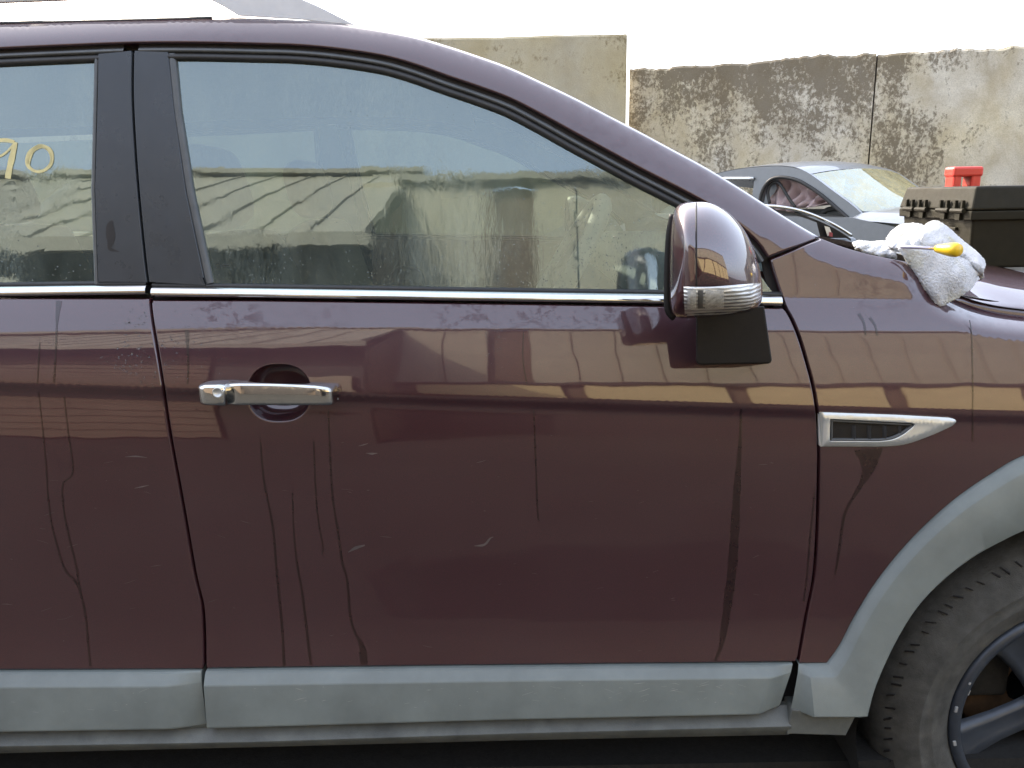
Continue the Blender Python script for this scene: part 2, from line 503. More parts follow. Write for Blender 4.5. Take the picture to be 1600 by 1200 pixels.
def ribbon(name, c, w0, w1, mt, parent, off=0.0, bulge=0.0, n=7, power=2.0, extra=None, close=True):
    """strip along pixel curve c between offsets w0..w1 with a rounded cross-section that stands proud by bulge"""
    s = np.linspace(-1, 1, n)
    G = []
    w0 = np.broadcast_to(w0, (len(c),)); w1 = np.broadcast_to(w1, (len(c),))
    for k in s:
        q = offs(c, (w0*(1-k)+w1*(1+k))/2)
        p = surf(q[:, 0], q[:, 1], off, extra); p[:, 1] -= bulge*(1-abs(k)**power)
        G.append(p)
    if close:
        a = G[0].copy(); a[:, 1] += .012; b = G[-1].copy(); b[:, 1] += .012
        G = [a]+G+[b]
    mb = MB(); mb.grid(G)
    return mb.build(name, mt, parent, smooth=True)

# outlines in photo pixels
OUT = crv([(-900, 66), (-400, 50), (-120, 38), (0, 35), (150, 30), (330, 27), (480, 32), (560, 41), (640, 55), (700, 72), (760, 92), (800, 107), (850, 130), (900, 154), (950, 180), (1000, 206), (1050, 233), (1100, 260), (1150, 290), (1200, 322), (1240, 347), (1281, 371)], 12)
INN = crv([(-900, 110), (-400, 92), (-120, 82), (0, 76), (100, 71.5), (205, 67.5), (300, 67), (400, 69), (465, 71), (530, 77), (600, 88), (650, 102), (700, 120), (750, 137), (800, 156), (850, 182), (900, 210), (950, 237), (1000, 264), (1068, 299), (1110, 322), (1146, 345), (1183, 378), (1200, 402)], 12)
GAPF = crv([(1202, 403), (1212, 436), (1226, 477), (1238, 500), (1250, 530), (1262, 570), (1271, 605), (1277, 645), (1279.5, 700), (1279, 750), (1277, 825), (1272, 900), (1260, 962), (1247, 1036)], 10)
GAPB = crv([(207, 76), (206.5, 150), (211, 237), (217, 313), (227, 412), (233, 456), (237, 495), (246, 550), (254, 600), (265, 675), (277, 740), (290, 812), (305, 898), (316, 945), (319, 987), (320, 1046)], 10)
def cut(c, lo, hi, ax=1):
    return c[(c[:, ax] >= lo) & (c[:, ax] <= hi)]
INN_F = cut(INN, 213, 1201, 0)
INN_R = np.vstack([cut(INN, -560, 203, 0)])

# extra roll of the roof side towards the silhouette
def roll_out(u, v):
    pts = np.stack([np.ravel(u), np.ravel(v)], 1)
    d = dist_to(OUT, pts, False).reshape(np.shape(u))
    k = np.clip(1-d/46.0, 0, 1)
    return .030*k**2 + .004*np.clip(1-d/6.0, 0, 1)**2

# painted roof side with A pillar
lp = loop(OUT, lin([(1281, 371), (1240, 387), (1202, 402)], 8), INN[::-1])
side = panel('roof_side', lp, PAINT, suv, 12, 5, 0.0, roll_out, lip=4.0, depth=.03, rim=(.30, .95))

# front fender (paint) : behind it the hood gap, wheel arch trim in front
ARCH_OUT = crv([(1292, 1036), (1312, 1008), (1336, 962), (1370, 908), (1410, 858), (1455, 812), (1500, 774), (1550, 740), (1600, 712), (1700, 682), (1800, 690), (1900, 735), (1975, 800), (2020, 880)], 12)
FTOP = crv([(1283, 373), (1320, 387), (1360, 398), (1400, 406), (1428, 411)], 10)
HGAP = crv([(1428, 411), (1450, 436), (1478, 458), (1510, 472), (1550, 483), (1600, 490), (1700, 500), (1850, 520), (2020, 560)], 12)
gf_ = offs(GAPF, -2.6)
lp = loop(lin([(1206, 406), (1243, 391), (1283, 375)], 8), FTOP, HGAP[1:], lin([(2020, 560), (2020, 880)], 14), ARCH_OUT[::-1], lin([(1292, 1036), (1250, 1036)], 8), gf_[gf_[:, 1] > 408][::-1])
def fender_roll(u, v):
    pts = np.stack([np.ravel(u), np.ravel(v)], 1)
    d = dist_to(FTOP, pts, False).reshape(np.shape(u))
    k = np.clip(1-d/34.0, 0, 1)
    d2 = dist_to(HGAP, pts, False).reshape(np.shape(u))
    s = np.clip((u-1390)/130, 0, 1); s = s*s*(3-2*s)
    k2 = np.clip(1-d2/42.0, 0, 1)
    return .020*k**2 + s*.085*k2**2
fender = panel('front_fender', lp, PAINT, suv, 12, 4, 0.0, fender_roll, lip=1.2, depth=.03)

# doors
DT_F = lin([(239, 469.5), (400, 470), (800, 475.5), (1040, 479), (1223, 482)], 14)
db = offs(GAPB, -2.4); df_ = offs(GAPF, 2.4)
HC = (436, 613)
hole = np.array([(HC[0]+49*math.copysign(abs(math.cos(a))**.8, math.cos(a)), HC[1]+1+44.5*math.copysign(abs(math.sin(a))**.9, math.sin(a))) for a in np.linspace(0, 2*math.pi, 56, endpoint=False)])
r_ = df_[(df_[:, 1] > 484) & (df_[:, 1] < 1032)]
l_ = db[(db[:, 1] > 472) & (db[:, 1] < 1042)]
lp = loop(DT_F, r_, lin([(1243, 1034), (800, 1038.5), (323, 1044)], 14), l_[::-1])
fdoor = panel('front_door', lp, PAINT, suv, 14, 4, 0.0, holes=[hole])
# scooped hand recess behind the handle
rings = []
for s, d in ((1.0, .0016), (.99, .012), (.96, .024), (.88, .036), (.7, .043), (.4, .046), (.02, .0465)):
    q = np.array(HC)+(hole-np.array(HC))*s
    p = surf(q[:, 0], q[:, 1]); p[:, 1] += d; rings.append(np.vstack([p, p[:1]]))
mb = MB(); mb.grid(rings); mb.build('handle_recess', CLEANP, fdoor, smooth=True)

lb = offs(GAPB, 2.4); l2 = lb[(lb[:, 1] > 468) & (lb[:, 1] < 1043)]
RB = crv([(-520, 462), (-535, 600), (-520, 760), (-470, 900), (-430, 1050)], 14)
lp = loop(lin([(-520, 462), (0, 466.5), (233, 467)], 14), l2, lin([(317, 1045.5), (0, 1046.5), (-430, 1050)], 14), RB[::-1])
rdoor = panel('rear_door', lp, PAINT, suv, 14, 4)
# rear quarter, out of frame
RQ = offs(RB, 5)
lp = loop(lin([(-1000, 462), (-526, 464)], 20), RQ[(RQ[:, 1] > 466) & (RQ[:, 1] < 1045)], lin([(-437, 1050), (-1000, 1060)], 20), lin([(-1000, 1060), (-1000, 462)], 20))
rquart = panel('rear_quarter_panel', lp, PAINT, suv, 30, 8)

# dark inner structure behind the gaps
lp = loop(lin([(-1000, 448), (1224, 466)], 40), lin([(1224, 466), (1215, 500)], 20), lin([(1330, 700), (1300, 1030), (1240, 1130)], 30), lin([(1240, 1130), (-1000, 1170)], 40), lin([(-1000, 1170), (-1000, 448)], 40))
inner = panel('inner_body', lp, GAP, suv, 40, 14, .030, lip=3, depth=.004, holes=[HC+(hole-np.array(HC))*1.25])
lp = loop(OUT, lin([(1281, 371), (1260, 420), (1222, 470)], 10), offs(INN, 6)[::-1])
panel('inner_roof_frame', loop(offs(OUT, 3), lin([(1278, 374), (1216, 404)], 10), offs(INN, 12)[::-1]), GAP, side, 20, 8, .022, roll_out, lip=2, depth=.004)
pill = panel('inner_pillar', lin([(176, 84), (240, 84), (300, 446), (190, 446), (176, 84)], 20)[:-1], GAP, suv, 30, 20, .028, lip=1, depth=.03)
# dark channel behind the fender / pillar gap
panel('gap_channel', lin([(1188, 396), (1276, 377), (1284, 392), (1250, 425), (1246, 480), (1290, 640), (1300, 800), (1290, 1000), (1240, 1040), (1235, 1000), (1265, 800), (1260, 660), (1215, 500), (1196, 440)], 12), GAP, fender, 20, 10, .020, lip=1, depth=.003)

# ------------------------------------------------------------------ windows
TOPF = offs(INN_F, 26.0)
glF = loop(lin([(274, 95), (291, 230), (311, 350), (333, 447)], 14), lin([(333, 447), (700, 452.5), (1050, 459), (1212, 463)], 14), TOPF[(TOPF[:, 0] > 276) & (TOPF[:, 1] < 440)][::-1])
wF = panel('window_glass', glF, GLASS, fdoor, 40, 20, .010, lip=1, depth=.004)
glR = loop(offs(INN_R, 25.0)[offs(INN_R, 25.0)[:, 0] < 148], lin([(150.5, 97), (147, 296), (150, 444)], 14), lin([(150, 444), (0, 447), (-520, 446)], 14))
wR = panel('window_glass', glR, GLASS, rdoor, 40, 20, .010, lip=1, depth=.004)
panel('quarter_glass', loop(lin([(-960, 140), (-575, 124)], 20), lin([(-560, 440), (-960, 440)], 20)), GLASS, rquart, 40, 20, .010, lip=1, depth=.004)
panel('pillar_cover', loop(lin([(-573, 112), (-521, 112)], 10), lin([(-521, 446), (-558, 446)], 10)), BLACKP, rquart, 20, 20, .003, lip=1, depth=.006)
panel('rear_pillar', loop(lin([(-1000, 100), (-962, 100)], 10), lin([(-962, 446), (-1000, 446)], 10)), PAINT, rquart, 20, 20, .003, lip=1, depth=.006)
for par, c in ((fdoor, INN_F), (rdoor, INN_R)):
    ribbon('frame_gap', c, 0.5, 8, GAP, par, .010, .0, 3, close=False)
    ribbon('window_trim', c, 7.5, 15.5, TRIMG, par, .006, .004, 7)
    ribbon('window_seal', c, 15.8, 27.5, RUBBER, par, .007, .005, 7)
# rubber channels beside the B pillar
ribbon('glass_channel', lin([(262, 84), (270, 170), (290, 300), (321, 444)], 14), 0, -12.5, TRIMG, fdoor, .006, .003, 5)
ribbon('glass_channel', lin([(153, 92), (148, 296), (153, 444)], 14), -1, 5.5, TRIMG, rdoor, .005, .003, 5)
gb = GAPB
pl = offs(gb, -2.2); pr = offs(gb, 2.0)
panel('pillar_cover', loop(lin([(210, 79), (262, 81)], 8), lin([(262, 81), (271, 170), (290, 300), (321, 447)], 14), pl[(pl[:, 1] > 82) & (pl[:, 1] < 448)][::-1]), BLACKP, fdoor, 16, 16, .002, lip=1.5, depth=.012)
panel('pillar_cover', loop(lin([(153, 84), (204, 79)], 8), pr[(pr[:, 1] > 82) & (pr[:, 1] < 446)], lin([(228, 442), (153, 441), (148, 296), (152, 150)], 14)), BLACKP, rdoor, 16, 16, .002, lip=1.5, depth=.012)
# chrome belt strips and the dark lines around them
cF = lin([(238, 448), (400, 450), (800, 456), (1050, 459.5), (1221, 462.5)], 14)
cR = lin([(-520, 448), (0, 447.5), (120, 446), (229, 445)], 14)
ribbon('chrome_strip', cF, 0, 15.5, CHROME, fdoor, .0, .007, 11, 2.4)
ribbon('chrome_strip', cR, 0, 15.5, CHROME, rdoor, .0, .007, 11, 2.4)
ribbon('belt_seal', cF, -6, 1, RUBBER, fdoor, .006, .003, 5)
ribbon('belt_seal', cR, -6, 1, RUBBER, rdoor, .006, .003, 5)

# ------------------------------------------------------------------ grey cladding and sill
def clad(u, v): return -.016 + 0*u
def mold(name, top, bot, parent, l_end, r_end):
    """moulding with a lit upper chamfer, flat face and undercut, ends chamfered"""
    n = len(top); G = []
    prof = [(0, .012), (.0, -.004), (.02, -.008), (.165, -.0185), (.185, -.0192), (.5, -.0205), (.86, -.0212), (.885, -.0205), (.97, -.006), (1.0, .012)]
    for f, o in prof:
        q = top*(1-f)+bot*f
        p = surf(q[:, 0], q[:, 1], 0); L = np.arange(n)
        e = np.ones(n)
        if l_end: e = np.minimum(e, np.clip((q[:, 0]-q[0, 0])/l_end, 0, 1))
        if r_end: e = np.minimum(e, np.clip((q[-1, 0]-q[:, 0])/r_end, 0, 1))
        e = .30+.70*e
        p[:, 1] += np.where(o < 0, o*e, o); G.append(p)
    for k in (0, -1):
        a = np.array([row[k] for row in G])
    GG = [np.vstack([r[0]+np.array([0, .03, 0]), r, r[-1]+np.array([0, .03, 0])]) for r in G]
    mb = MB(); mb.grid(GG)
    o = mb.build(name, CLAD, parent, smooth=True)
    md = o.modifiers.new('edge', 'EDGE_SPLIT'); md.split_angle = rad(11)
    return o
tF = lin([(323, 1046.5), (800, 1040.5), (1200, 1036.8), (1238, 1036.3)], 9)
bF = lin([(331, 1137), (800, 1122.5), (1175, 1114), (1214, 1106)], 9)
bF = np.stack([np.interp(np.linspace(0, 1, len(tF)), np.linspace(0, 1, len(bF)), bF[:, k]) for k in (0, 1)], 1)
mold('side_moulding', tF, bF, fdoor, 0, 34)
tR = lin([(-430, 1052), (0, 1048.5), (315, 1047.3)], 9); bR = lin([(-430, 1160), (0, 1143), (326, 1137.5)], 9)
bR = np.stack([np.interp(np.linspace(0, 1, len(tR)), np.linspace(0, 1, len(bR)), bR[:, k]) for k in (0, 1)], 1)
mold('side_moulding', tR, bR, rdoor, 0, 50)
# rocker below the doors
rt = lin([(-1000, 1150), (0, 1140), (400, 1132), (800, 1119), (1232, 1106)], 14)
rr = lin([(-1000, 1172), (0, 1157), (400, 1150), (800, 1137), (1232, 1126)], 14)
rb = lin([(-1000, 1195), (0, 1177), (400, 1167.5), (800, 1157), (1232, 1148)], 14)
def rows(c, o): 
    p = surf(c[:, 0], c[:, 1], 0); p[:, 1] += o; return p
nR = len(rt)
def rs(c): return np.stack([np.interp(np.linspace(0, 1, nR), np.linspace(0, 1, len(c)), c[:, k]) for k in (0, 1)], 1)
rr, rb = rs(rr), rs(rb)
G = [rows(rt, .02), rows(rt, .008), rows(rr*.92+rt*.08, -.013), rows(rr, -.016), rows(rr*.85+rb*.15, -.0155), rows(rb, .0), rows(rb, .06), rows(rb, .9)]
mb = MB(); mb.grid(G); rocker = mb.build('rocker_sill', SILL, suv, smooth=True)
rocker.modifiers.new('edge', 'EDGE_SPLIT').split_angle = rad(35)

# wheel arch trim: flare between outer and inner arcs
AIN = crv([(1346, 1106), (1356, 1066), (1372, 1026), (1392, 985), (1420, 940), (1455, 902), (1500, 866), (1545, 840), (1600, 816), (1700, 792), (1790, 800), (1870, 840), (1930, 900), (1965, 970)], 12)
AO2 = ARCH_OUT
def rsn(c, n): 
    s = np.r_[0, np.cumsum(np.hypot(*np.diff(c, axis=0).T))]; k = np.linspace(0, s[-1], n)
    return np.stack([np.interp(k, s, c[:, 0]), np.interp(k, s, c[:, 1])], 1)
nA = 90; ao, ai = rsn(AO2, nA), rsn(AIN, nA)
ao = np.vstack([rsn(lin([(1247.5, 1037.5), (1291, 1036.5)], 5), 12)[:-1], ao]); ai = np.vstack([rsn(lin([(1233, 1107), (1343, 1107)], 5), 12)[:-1], ai])
G = []
for f, o in ((0, .02), (0, -.002), (.02, -.006), (.15, -.019), (.18, -.0205), (.5, -.026), (.94, -.031), (.97, -.0295), (1.0, -.022), (1.0, .05)):
    q = ao*(1-f)+ai*f; p = surf(q[:, 0], q[:, 1], 0)
    p[:, 1] = np.clip(p[:, 1], None, .08)+o*(np.clip(np.arange(len(p))/3., .25, 1) if o < 0 else 1); G.append(p)
mb = MB(); mb.grid(G)
# foot of the flare that meets the door moulding
q = loop(lin([(1247, 1037.5), (1292, 1036)], 8), lin([(1292, 1036), (1346, 1106)], 8), lin([(1346, 1106), (1233, 1107)], 8))
arch = mb.build('wheel_arch_trim', CLAD, suv, smooth=True)
arch.modifiers.new('edge', 'EDGE_SPLIT').split_angle = rad(32)
panel('sill_end', loop(lin([(1237, 1110), (1343, 1108)], 8), lin([(1343, 1108), (1322, 1149)], 8), lin([(1322, 1150), (1230, 1147)], 8)), SILL, arch, 14, 6, -.014, lip=2, depth=.04)

# ------------------------------------------------------------------ front wheel
wc = np.array([1.092, .055, .384])
RT = float(wc[2])
wheel = empty('front_wheel', np.array([wc[0], .16, wc[2]])-SUV_C); wheel.parent = suv
WO = np.array([wc[0], .16, wc[2]])
mb = MB()
prof = [(.232, -.085), (.238, -.094), (.252, -.103), (.268, -.109), (.271, -.1105), (.274, -.109), (.290, -.1115), (.292, -.1128), (.294, -.1115), (.310, -.106), (.324, -.096), (.336, -.086), (.346, -.072), (RT-.003, -.050), (RT, 0), (RT-.003, .05), (.346, .075), (.31, .105), (.26, .105), (.232, .085)]
prof = [(.238+(r-.232)*(RT-.238)/(.357-.232), h) if r < RT-.004 else (r, h) for r, h in [(min(r, .3539) if h == -.05 or h == .05 else (RT if h == 0 else r), h) for r, h in prof]]; mb.lathe(prof, WO, n=120); tyre = mb.build('tyre', TYRE, wheel, smooth=True)
mb = MB()
for k in range(92):     # shoulder tread slits
    th = 2*math.pi*(k+rng.uniform(-.2, .2))/92; r = .3455
    ca, sa = math.cos(th), math.sin(th)
    Rm = np.array([[ca, 0, -sa], [0, 1, 0], [sa, 0, ca]])
    tl = rad(rng.uniform(18, 40)); R2 = np.array([[1, 0, 0], [0, math.cos(tl), -math.sin(tl)], [0, math.sin(tl), math.cos(tl)]])
    lean = rad(-42); R3 = np.array([[math.cos(lean), -math.sin(lean), 0], [math.sin(lean), math.cos(lean), 0], [0, 0, 1]])
    rr_ = .3600+rng.uniform(-.003, .003); mb.box(WO+np.array([rr_*ca, -.0885, rr_*sa]), (.004, rng.uniform(.010, .020), rng.uniform(.0018, .0030)), Rm@R3@R2)
mb.build('tread_slits', GAP, wheel, kind='stuff')
mb = MB(); mb.lathe([(.236, -.070), (.239, -.094), (.226, -.098), (.218, -.095), (.212, -.075), (.205, -.02), (.20, .06)], WO, n=90); mb.build('rim', RIM, wheel, smooth=True)
for k in range(5):
    th = rad(200)+2*math.pi*k/5; ca, sa = math.cos(th), math.sin(th); mb = MB(); G = []
    for r, hw, dp in ((.03, .034, -.055), (.08, .030, -.060), (.13, .031, -.066), (.18, .038, -.074), (.214, .050, -.084)):
        row = []
        for s in (-1, -.85, -.45, 0, .45, .85, 1):
            o = (0.02 if abs(s) == 1 else 0)+(.006 if abs(s) < .5 else 0)
            row.append(WO+np.array([r*ca-s*hw*sa, dp+o, r*sa+s*hw*ca]))
        G.append(row)
    mb.grid(G); mb.build('spoke', RIM, wheel, smooth=True)
mb = MB(); mb.lathe([(.0, -.062), (.03, -.064), (.045, -.055), (.05, -.03)], WO, n=40); mb.build('hub_cap', RIM, wheel, smooth=True)
mb = MB(); mb.lathe([(.06, .02), (.155, .02), (.158, .03), (.155, .045), (.06, .045)], WO, n=60); mb.build('brake_disc', BRAKE, wheel, smooth=True)
CHIP = simple('bare_alloy_chip', (.30, .31, .31), .5)
mb = MB()
for th_, rr_ in ((174, .233), (193, .232), (159, .227), (163, .212), (166, .207)):
    ca, sa = math.cos(rad(th_)), math.sin(rad(th_))
    mb.box(WO+np.array([rr_*ca, -.0965 if rr_ > .22 else -.080, rr_*sa]), (rng.uniform(.004, .008), .004, rng.uniform(.006, .014)), np.array([[ca, 0, -sa], [0, 1, 0], [sa, 0, ca]]), .0015)
mb.build('rim_chips', CHIP, wheel, kind='stuff')
for k in range(5):
    th_ = rad(236)+2*math.pi*k/5; mb = MB(); mb.lathe([(0, -.066), (.008, -.066), (.010, -.060), (.010, -.045)], WO+np.array([.058*math.cos(th_), 0, .058*math.sin(th_)]), n=6); mb.build('wheel_bolt', CHIP, wheel)
mb = MB(); mb.box(WO+np.array([-.12, .012, .06]), (.09, .05, .14), bev=.012); mb.build('brake_caliper', LINER, wheel, smooth=True)
# arch liner
G = []
for a in np.linspace(-35, 215, 40):
    ca, sa = math.cos(rad(a)), math.sin(rad(a)); r = .43
    G.append([(WO[0]-.025+r*ca, y, WO[2]+.045+r*sa) for y in (.0, .05, .2, .5)])
    G[-1].append((WO[0], .5, WO[2]))
mb = MB(); mb.grid(G, True); mb.build('arch_liner', LINER, suv, smooth=True)

# ------------------------------------------------------------------ roof, windscreen, hood, far side, floor
YC = SUV_C[1]
def mir(p): q = np.array(p, float).copy(); q[..., 1] = 2*YC-q[..., 1]; return q
e3 = surf(OUT[:, 0], OUT[:, 1], 0, roll_out)
def loft(idx, crown, fwd, n=17):
    G = []
    for i in idx:
        a = e3[i].copy(); a[1] += .004; b = mir(a); row = []
        for s in np.linspace(0, 1, n):
            k = 1-(2*s-1)**4*.45-(2*s-1)**2*.55
            p = a*(1-s)+b*s; p[2] += crown*k; p[0] += fwd*k; row.append(p)
        G.append(row)
    return G
iR = [i for i in range(len(OUT)) if OUT[i, 0] <= 640][::3]
iW = [i for i in range(len(OUT)) if OUT[i, 0] >= 630][::3]+[len(OUT)-1]
mb = MB(); mb.grid(loft(iR, .030, 0), True); roof = mb.build('roof_panel', PAINT, suv, smooth=True)
mb = MB(); G = loft([i for i in range(len(OUT)) if OUT[i, 0] <= 720][::3], .030, 0); mb.grid([[p+np.array([0, 0, -.035]) for p in r] for r in G]); mb.build('headliner', LINING, roof, smooth=True)
mb = MB(); mb.grid(loft(iW, .012, .05), True); mb.build('windscreen', SCREEN, suv, smooth=True)

hg = surf(HGAP[:, 0], HGAP[:, 1]-5.5, .002, fender_roll)
G = []
for i in range(0, len(hg), 2):
    a = hg[i].copy(); b = mir(a); row = []
    for s in np.r_[np.array([0, .0, .006, .015, .03, .05, .08, .12, .18, .25, .35, .5]), 1-np.array([.35, .25, .18, .12, .08, .05, .03, .015, .006, 0, 0])]:
        d = min(s, 1-s)
        h = .034*(1-(1-min(1, d/.15))**2)+.030*(1-(1-min(1, d/.45))**1.6)
        h *= min(1.0, .30+.70*max(0.0, (a[0]-hg[0][0])/.22)**1.5)
        p = a*(1-s)+b*s; p[2] = a[2]+h; row.append(p)
    row[0] = row[0]+np.array([0, .004, -.02]); row[-1] = row[-1]+np.array([0, -.004, -.02])
    row[1] = row[1]+np.array([0, 0, -.002]); G.append(row)
HOOD_G = np.array(G)
mb = MB(); mb.grid(G, True); hood = mb.build('hood', HOODP, suv, smooth=True)
def hood_z(x, y):
    i = int(np.argmin(abs(HOOD_G[:, 5, 0]-x))); r = HOOD_G[i]
    return float(np.interp(y, r[1:-1, 1], r[1:-1, 2]))
ribbon('hood_gap', HGAP, -6.5, -.2, GAP, fender, .0012, 0, 3, extra=fender_roll, close=False)
# cowl between windscreen and hood
a = surf(np.array([1281., 1330, 1380, 1428]), np.array([374., 391, 402, 412]), .03, fender_roll)
mb = MB(); mb.grid([[p*(1-s)+mir(p)*s + np.array([0, 0, -.012]) for s in np.linspace(0, 1, 9)] for p in a], True)
mb.build('cowl', BLACKPL, suv, smooth=True)
mb = MB(); mb.box((-.25, YC, .27), (3.3, 1.72, .04)); mb.box((1.5, YC, .5), (.9, 1.0, .4)); mb.build('underbody', LINER, suv)
x_front = float(hg[-1][0])
mb = MB(); mb.box((x_front-.02, YC, .62), (.14, 1.66, .62), bev=.05); mb.build('front_bumper', PAINT, suv, smooth=True)
xr = float(surf(np.array(-1000.), np.array(700.))[0])
mb = MB(); mb.box((xr+.01, YC, .80), (.12, 1.74, .90), bev=.05); mb.build('tailgate', PAINT, suv, smooth=True)

# interior: dashboard, steering wheel, seats
mb = MB(); G = []
x0 = float(P(np.array(1010.), np.array(400.), .3)[0])
zb = kb*0+b0
for y in np.linspace(.14, 2*YC-.14, 15):
    hump = .045*math.exp(-((y-.50)/.17)**2)
    G.append([(x0+.02, y, zb-.30), (x0+.0, y, zb-.10), (x0+.02, y, zb+.005+hump), (x0+.09, y, zb+.035+hump), (x0+.30, y, zb+.03), (x0+.62, y, zb-.03)])
mb.grid(G); mb.build('dashboard', DASHM, suv, smooth=True)
sw = np.array([x0-.16, .50, zb-.005]); mb = MB(); ring = []
ax = np.array([-.86, 0, .5]); e1 = np.array([0, 1., 0]); e2 = np.cross(ax, e1)
for k in range(49):
    th = 2*math.pi*k/48; ring.append(sw+.185*(math.cos(th)*e1+math.sin(th)*e2))
mb.tube(ring, .020, 10, False); swo = mb.build('steering_wheel', simple('pale_leather', (.50, .51, .48), .6), suv, smooth=True)
mb = MB(); mb.tube([sw-ax*.0, sw-ax*.03, sw-ax*.25], [.07, .06, .03], 14)
for th in (0, math.pi, -math.pi/2): mb.tube([sw-ax*.01, sw+.18*(math.cos(th)*e1+math.sin(th)*e2)], [.03, .016], 8)
mb.build('steering_hub', SEATD, swo, smooth=True)
def seat(x, y, wd, m, head=True):
    b_ = np.array([x, y, .45]); s = empty('seat', b_-SUV_C); s.parent = suv
    def cush(nm, c, sz, ry, bev):
        mb = MB(); R = np.array([[math.cos(ry), 0, math.sin(ry)], [0, 1, 0], [-math.sin(ry), 0, math.cos(ry)]])
        mb.box(np.array(c), sz, R, bev); o = mb.build(nm, m, s, smooth=True)
        o.modifiers.new('round', 'SUBSURF').levels = 1; o.modifiers['round'].render_levels = 2
    cush('cushion', (x+.10, y, .68), (.52, wd, .18), rad(-6), .06)
    cush('backrest', (x-.22, y, 1.02), (.17, wd, .66), rad(-16), .07)
    if head:
        n = 1 if wd < .7 else 3
        for k in range(n): cush('headrest', (x-.325, y+(k-(n-1)/2)*.42, 1.43), (.11, .27, .19), rad(-14), .05)
xs = float(P(np.array(560.), np.array(420.), .4)[0])
seat(xs, .50, .50, SEATM); seat(xs, 2*YC-.50, .50, SEATM); seat(xs-.98, YC, 1.36, SEATM)

# ------------------------------------------------------------------ door handle
def hloft(stations, cy_off, nose, parent, name, m, n=28):
    """bar along u: (u, vcentre, half height px, protrusion, thickness)"""
    G = []
    for u, v, hh, pr, th in stations:
        c = surf(np.array(u), np.array(v)); top = surf(np.array(u), np.array(v-hh)); bot = surf(np.array(u), np.array(v+hh))
        hz = (top[2]-bot[2])/2; cz = (top[2]+bot[2])/2; row = []
        # keep the pixel outline although the bar stands proud of the door
        k = 1-(pr)/(c[1]-CAM[1])
        cc = CAM+(np.array([c[0], c[1], cz])-CAM)*k; hz *= k
        for a in np.linspace(0, 2*math.pi, n+1):
            ca, sa = math.cos(a), math.sin(a); ex = 2/5.0
            row.append((cc[0], cc[1]+th/2*math.copysign(abs(ca)**ex, ca), cc[2]+hz*math.copysign(abs(sa)**ex, sa)))
        G.append(row)
    mb = MB(); mb.grid(G, True)
    mb.F.append(tuple(range(n))); mb.F.append(tuple(range((len(G)-1)*(n+1), (len(G)-1)*(n+1)+n))[::-1])
    return mb.build(name, m, parent, smooth=True)
hloft([(313.5, 613, 9, .006, .02), (315, 613, 13, .014, .03), (319, 613, 15.5, .021, .04), (328, 613.2, 16.6, .026, .04), (342, 613.5, 17, .029, .04), (356, 613.7, 17, .031, .04)], 0, 0, fdoor, 'lock_cover', CHROME)
hloft([(357.2, 613.7, 17, .031, .022), (380, 614, 17, .0325, .020), (420, 614.4, 16.8, .0335, .018), (460, 615, 16.2, .0335, .018), (495, 615.5, 15.4, .033, .022), (512, 615.8, 14.6, .031, .03), (520, 616, 13.6, .026, .035), (525, 616, 11.5, .018, .03), (527, 616, 8, .008, .02)], 0, 0, fdoor, 'door_handle', CHROME)
c = surf(np.array(340.), np.array(613.5)); k = 1-.0512/(c[1]-CAM[1]); lc = CAM+(c-CAM)*k
mb = MB(); n = 26
for r0, yy in (((.0085, .0075, .0072, .0, ), (0, -.0015, .0, .0005)),):
    mb.lathe(list(zip(r0, yy)), lc, n=n)
mb.build('lock_cylinder', SILVER, fdoor, smooth=True)

# ------------------------------------------------------------------ fender vent
vo_ = loop(lin([(1281.5, 645), (1400, 649), (1484, 653.5)], 8), crv([(1484, 653.5), (1493, 656), (1494.5, 660), (1488, 666)], 4), crv([(1488, 666), (1460, 679), (1425, 692), (1400, 697), (1370, 698.5)], 8), lin([(1370, 698.5), (1282.5, 698)], 8))
vi_ = loop(lin([(1297.5, 655), (1424, 661.5)], 8), crv([(1424, 661.5), (1430, 664), (1426, 668), (1412, 679), (1395, 687), (1375, 690)], 6), lin([(1375, 690), (1297, 689.5)], 8), lin([(1297, 689.5), (1297.5, 655)], 8))
def vent_e(u, v):
    pts = np.stack([np.ravel(u), np.ravel(v)], 1); d = dist_to(vo_, pts).reshape(np.shape(u))
    return -.004-.006*np.clip(d/9, 0, 1)**.7
vent = panel('fender_vent', vo_, SILVER, suv, 6, 3, 0, vent_e, lip=1.0, depth=.012, holes=[vi_])
panel('vent_insert', vi_, BLACKPL, vent, 8, 4, -.0012, lip=.5, depth=.003)
ribbon('vent_rim', np.vstack([vi_, vi_[:1]]), .5, 4.0, TRIMG, vent, -.0055, .001, 4)
for k in range(4):
    u = 1330+k*24
    vb = 686 if k < 3 else 680
    mb = MB(); a = surf(np.array([u, u+3.5, u+7.]), np.array([664., 664, 664])); b = surf(np.array([u, u+3.5, u+7.]), np.array([float(vb)]*3))
    a[:, 1] += np.array([-.001, -.0050, -.001]); b[:, 1] += np.array([-.001, -.0065, -.001]); mb.grid([a, b]); mb.build('vent_slat', RUBBER, vent)
mb = MB(); q = crv([(1316, 687), (1360, 687.5), (1385, 684), (1405, 676), (1416, 668)], 5); p = surf(q[:, 0], q[:, 1]); p[:, 1] -= .004
mb.tube(p, .0016, 6); mb.build('vent_lip', TRIMG, vent, smooth=True)

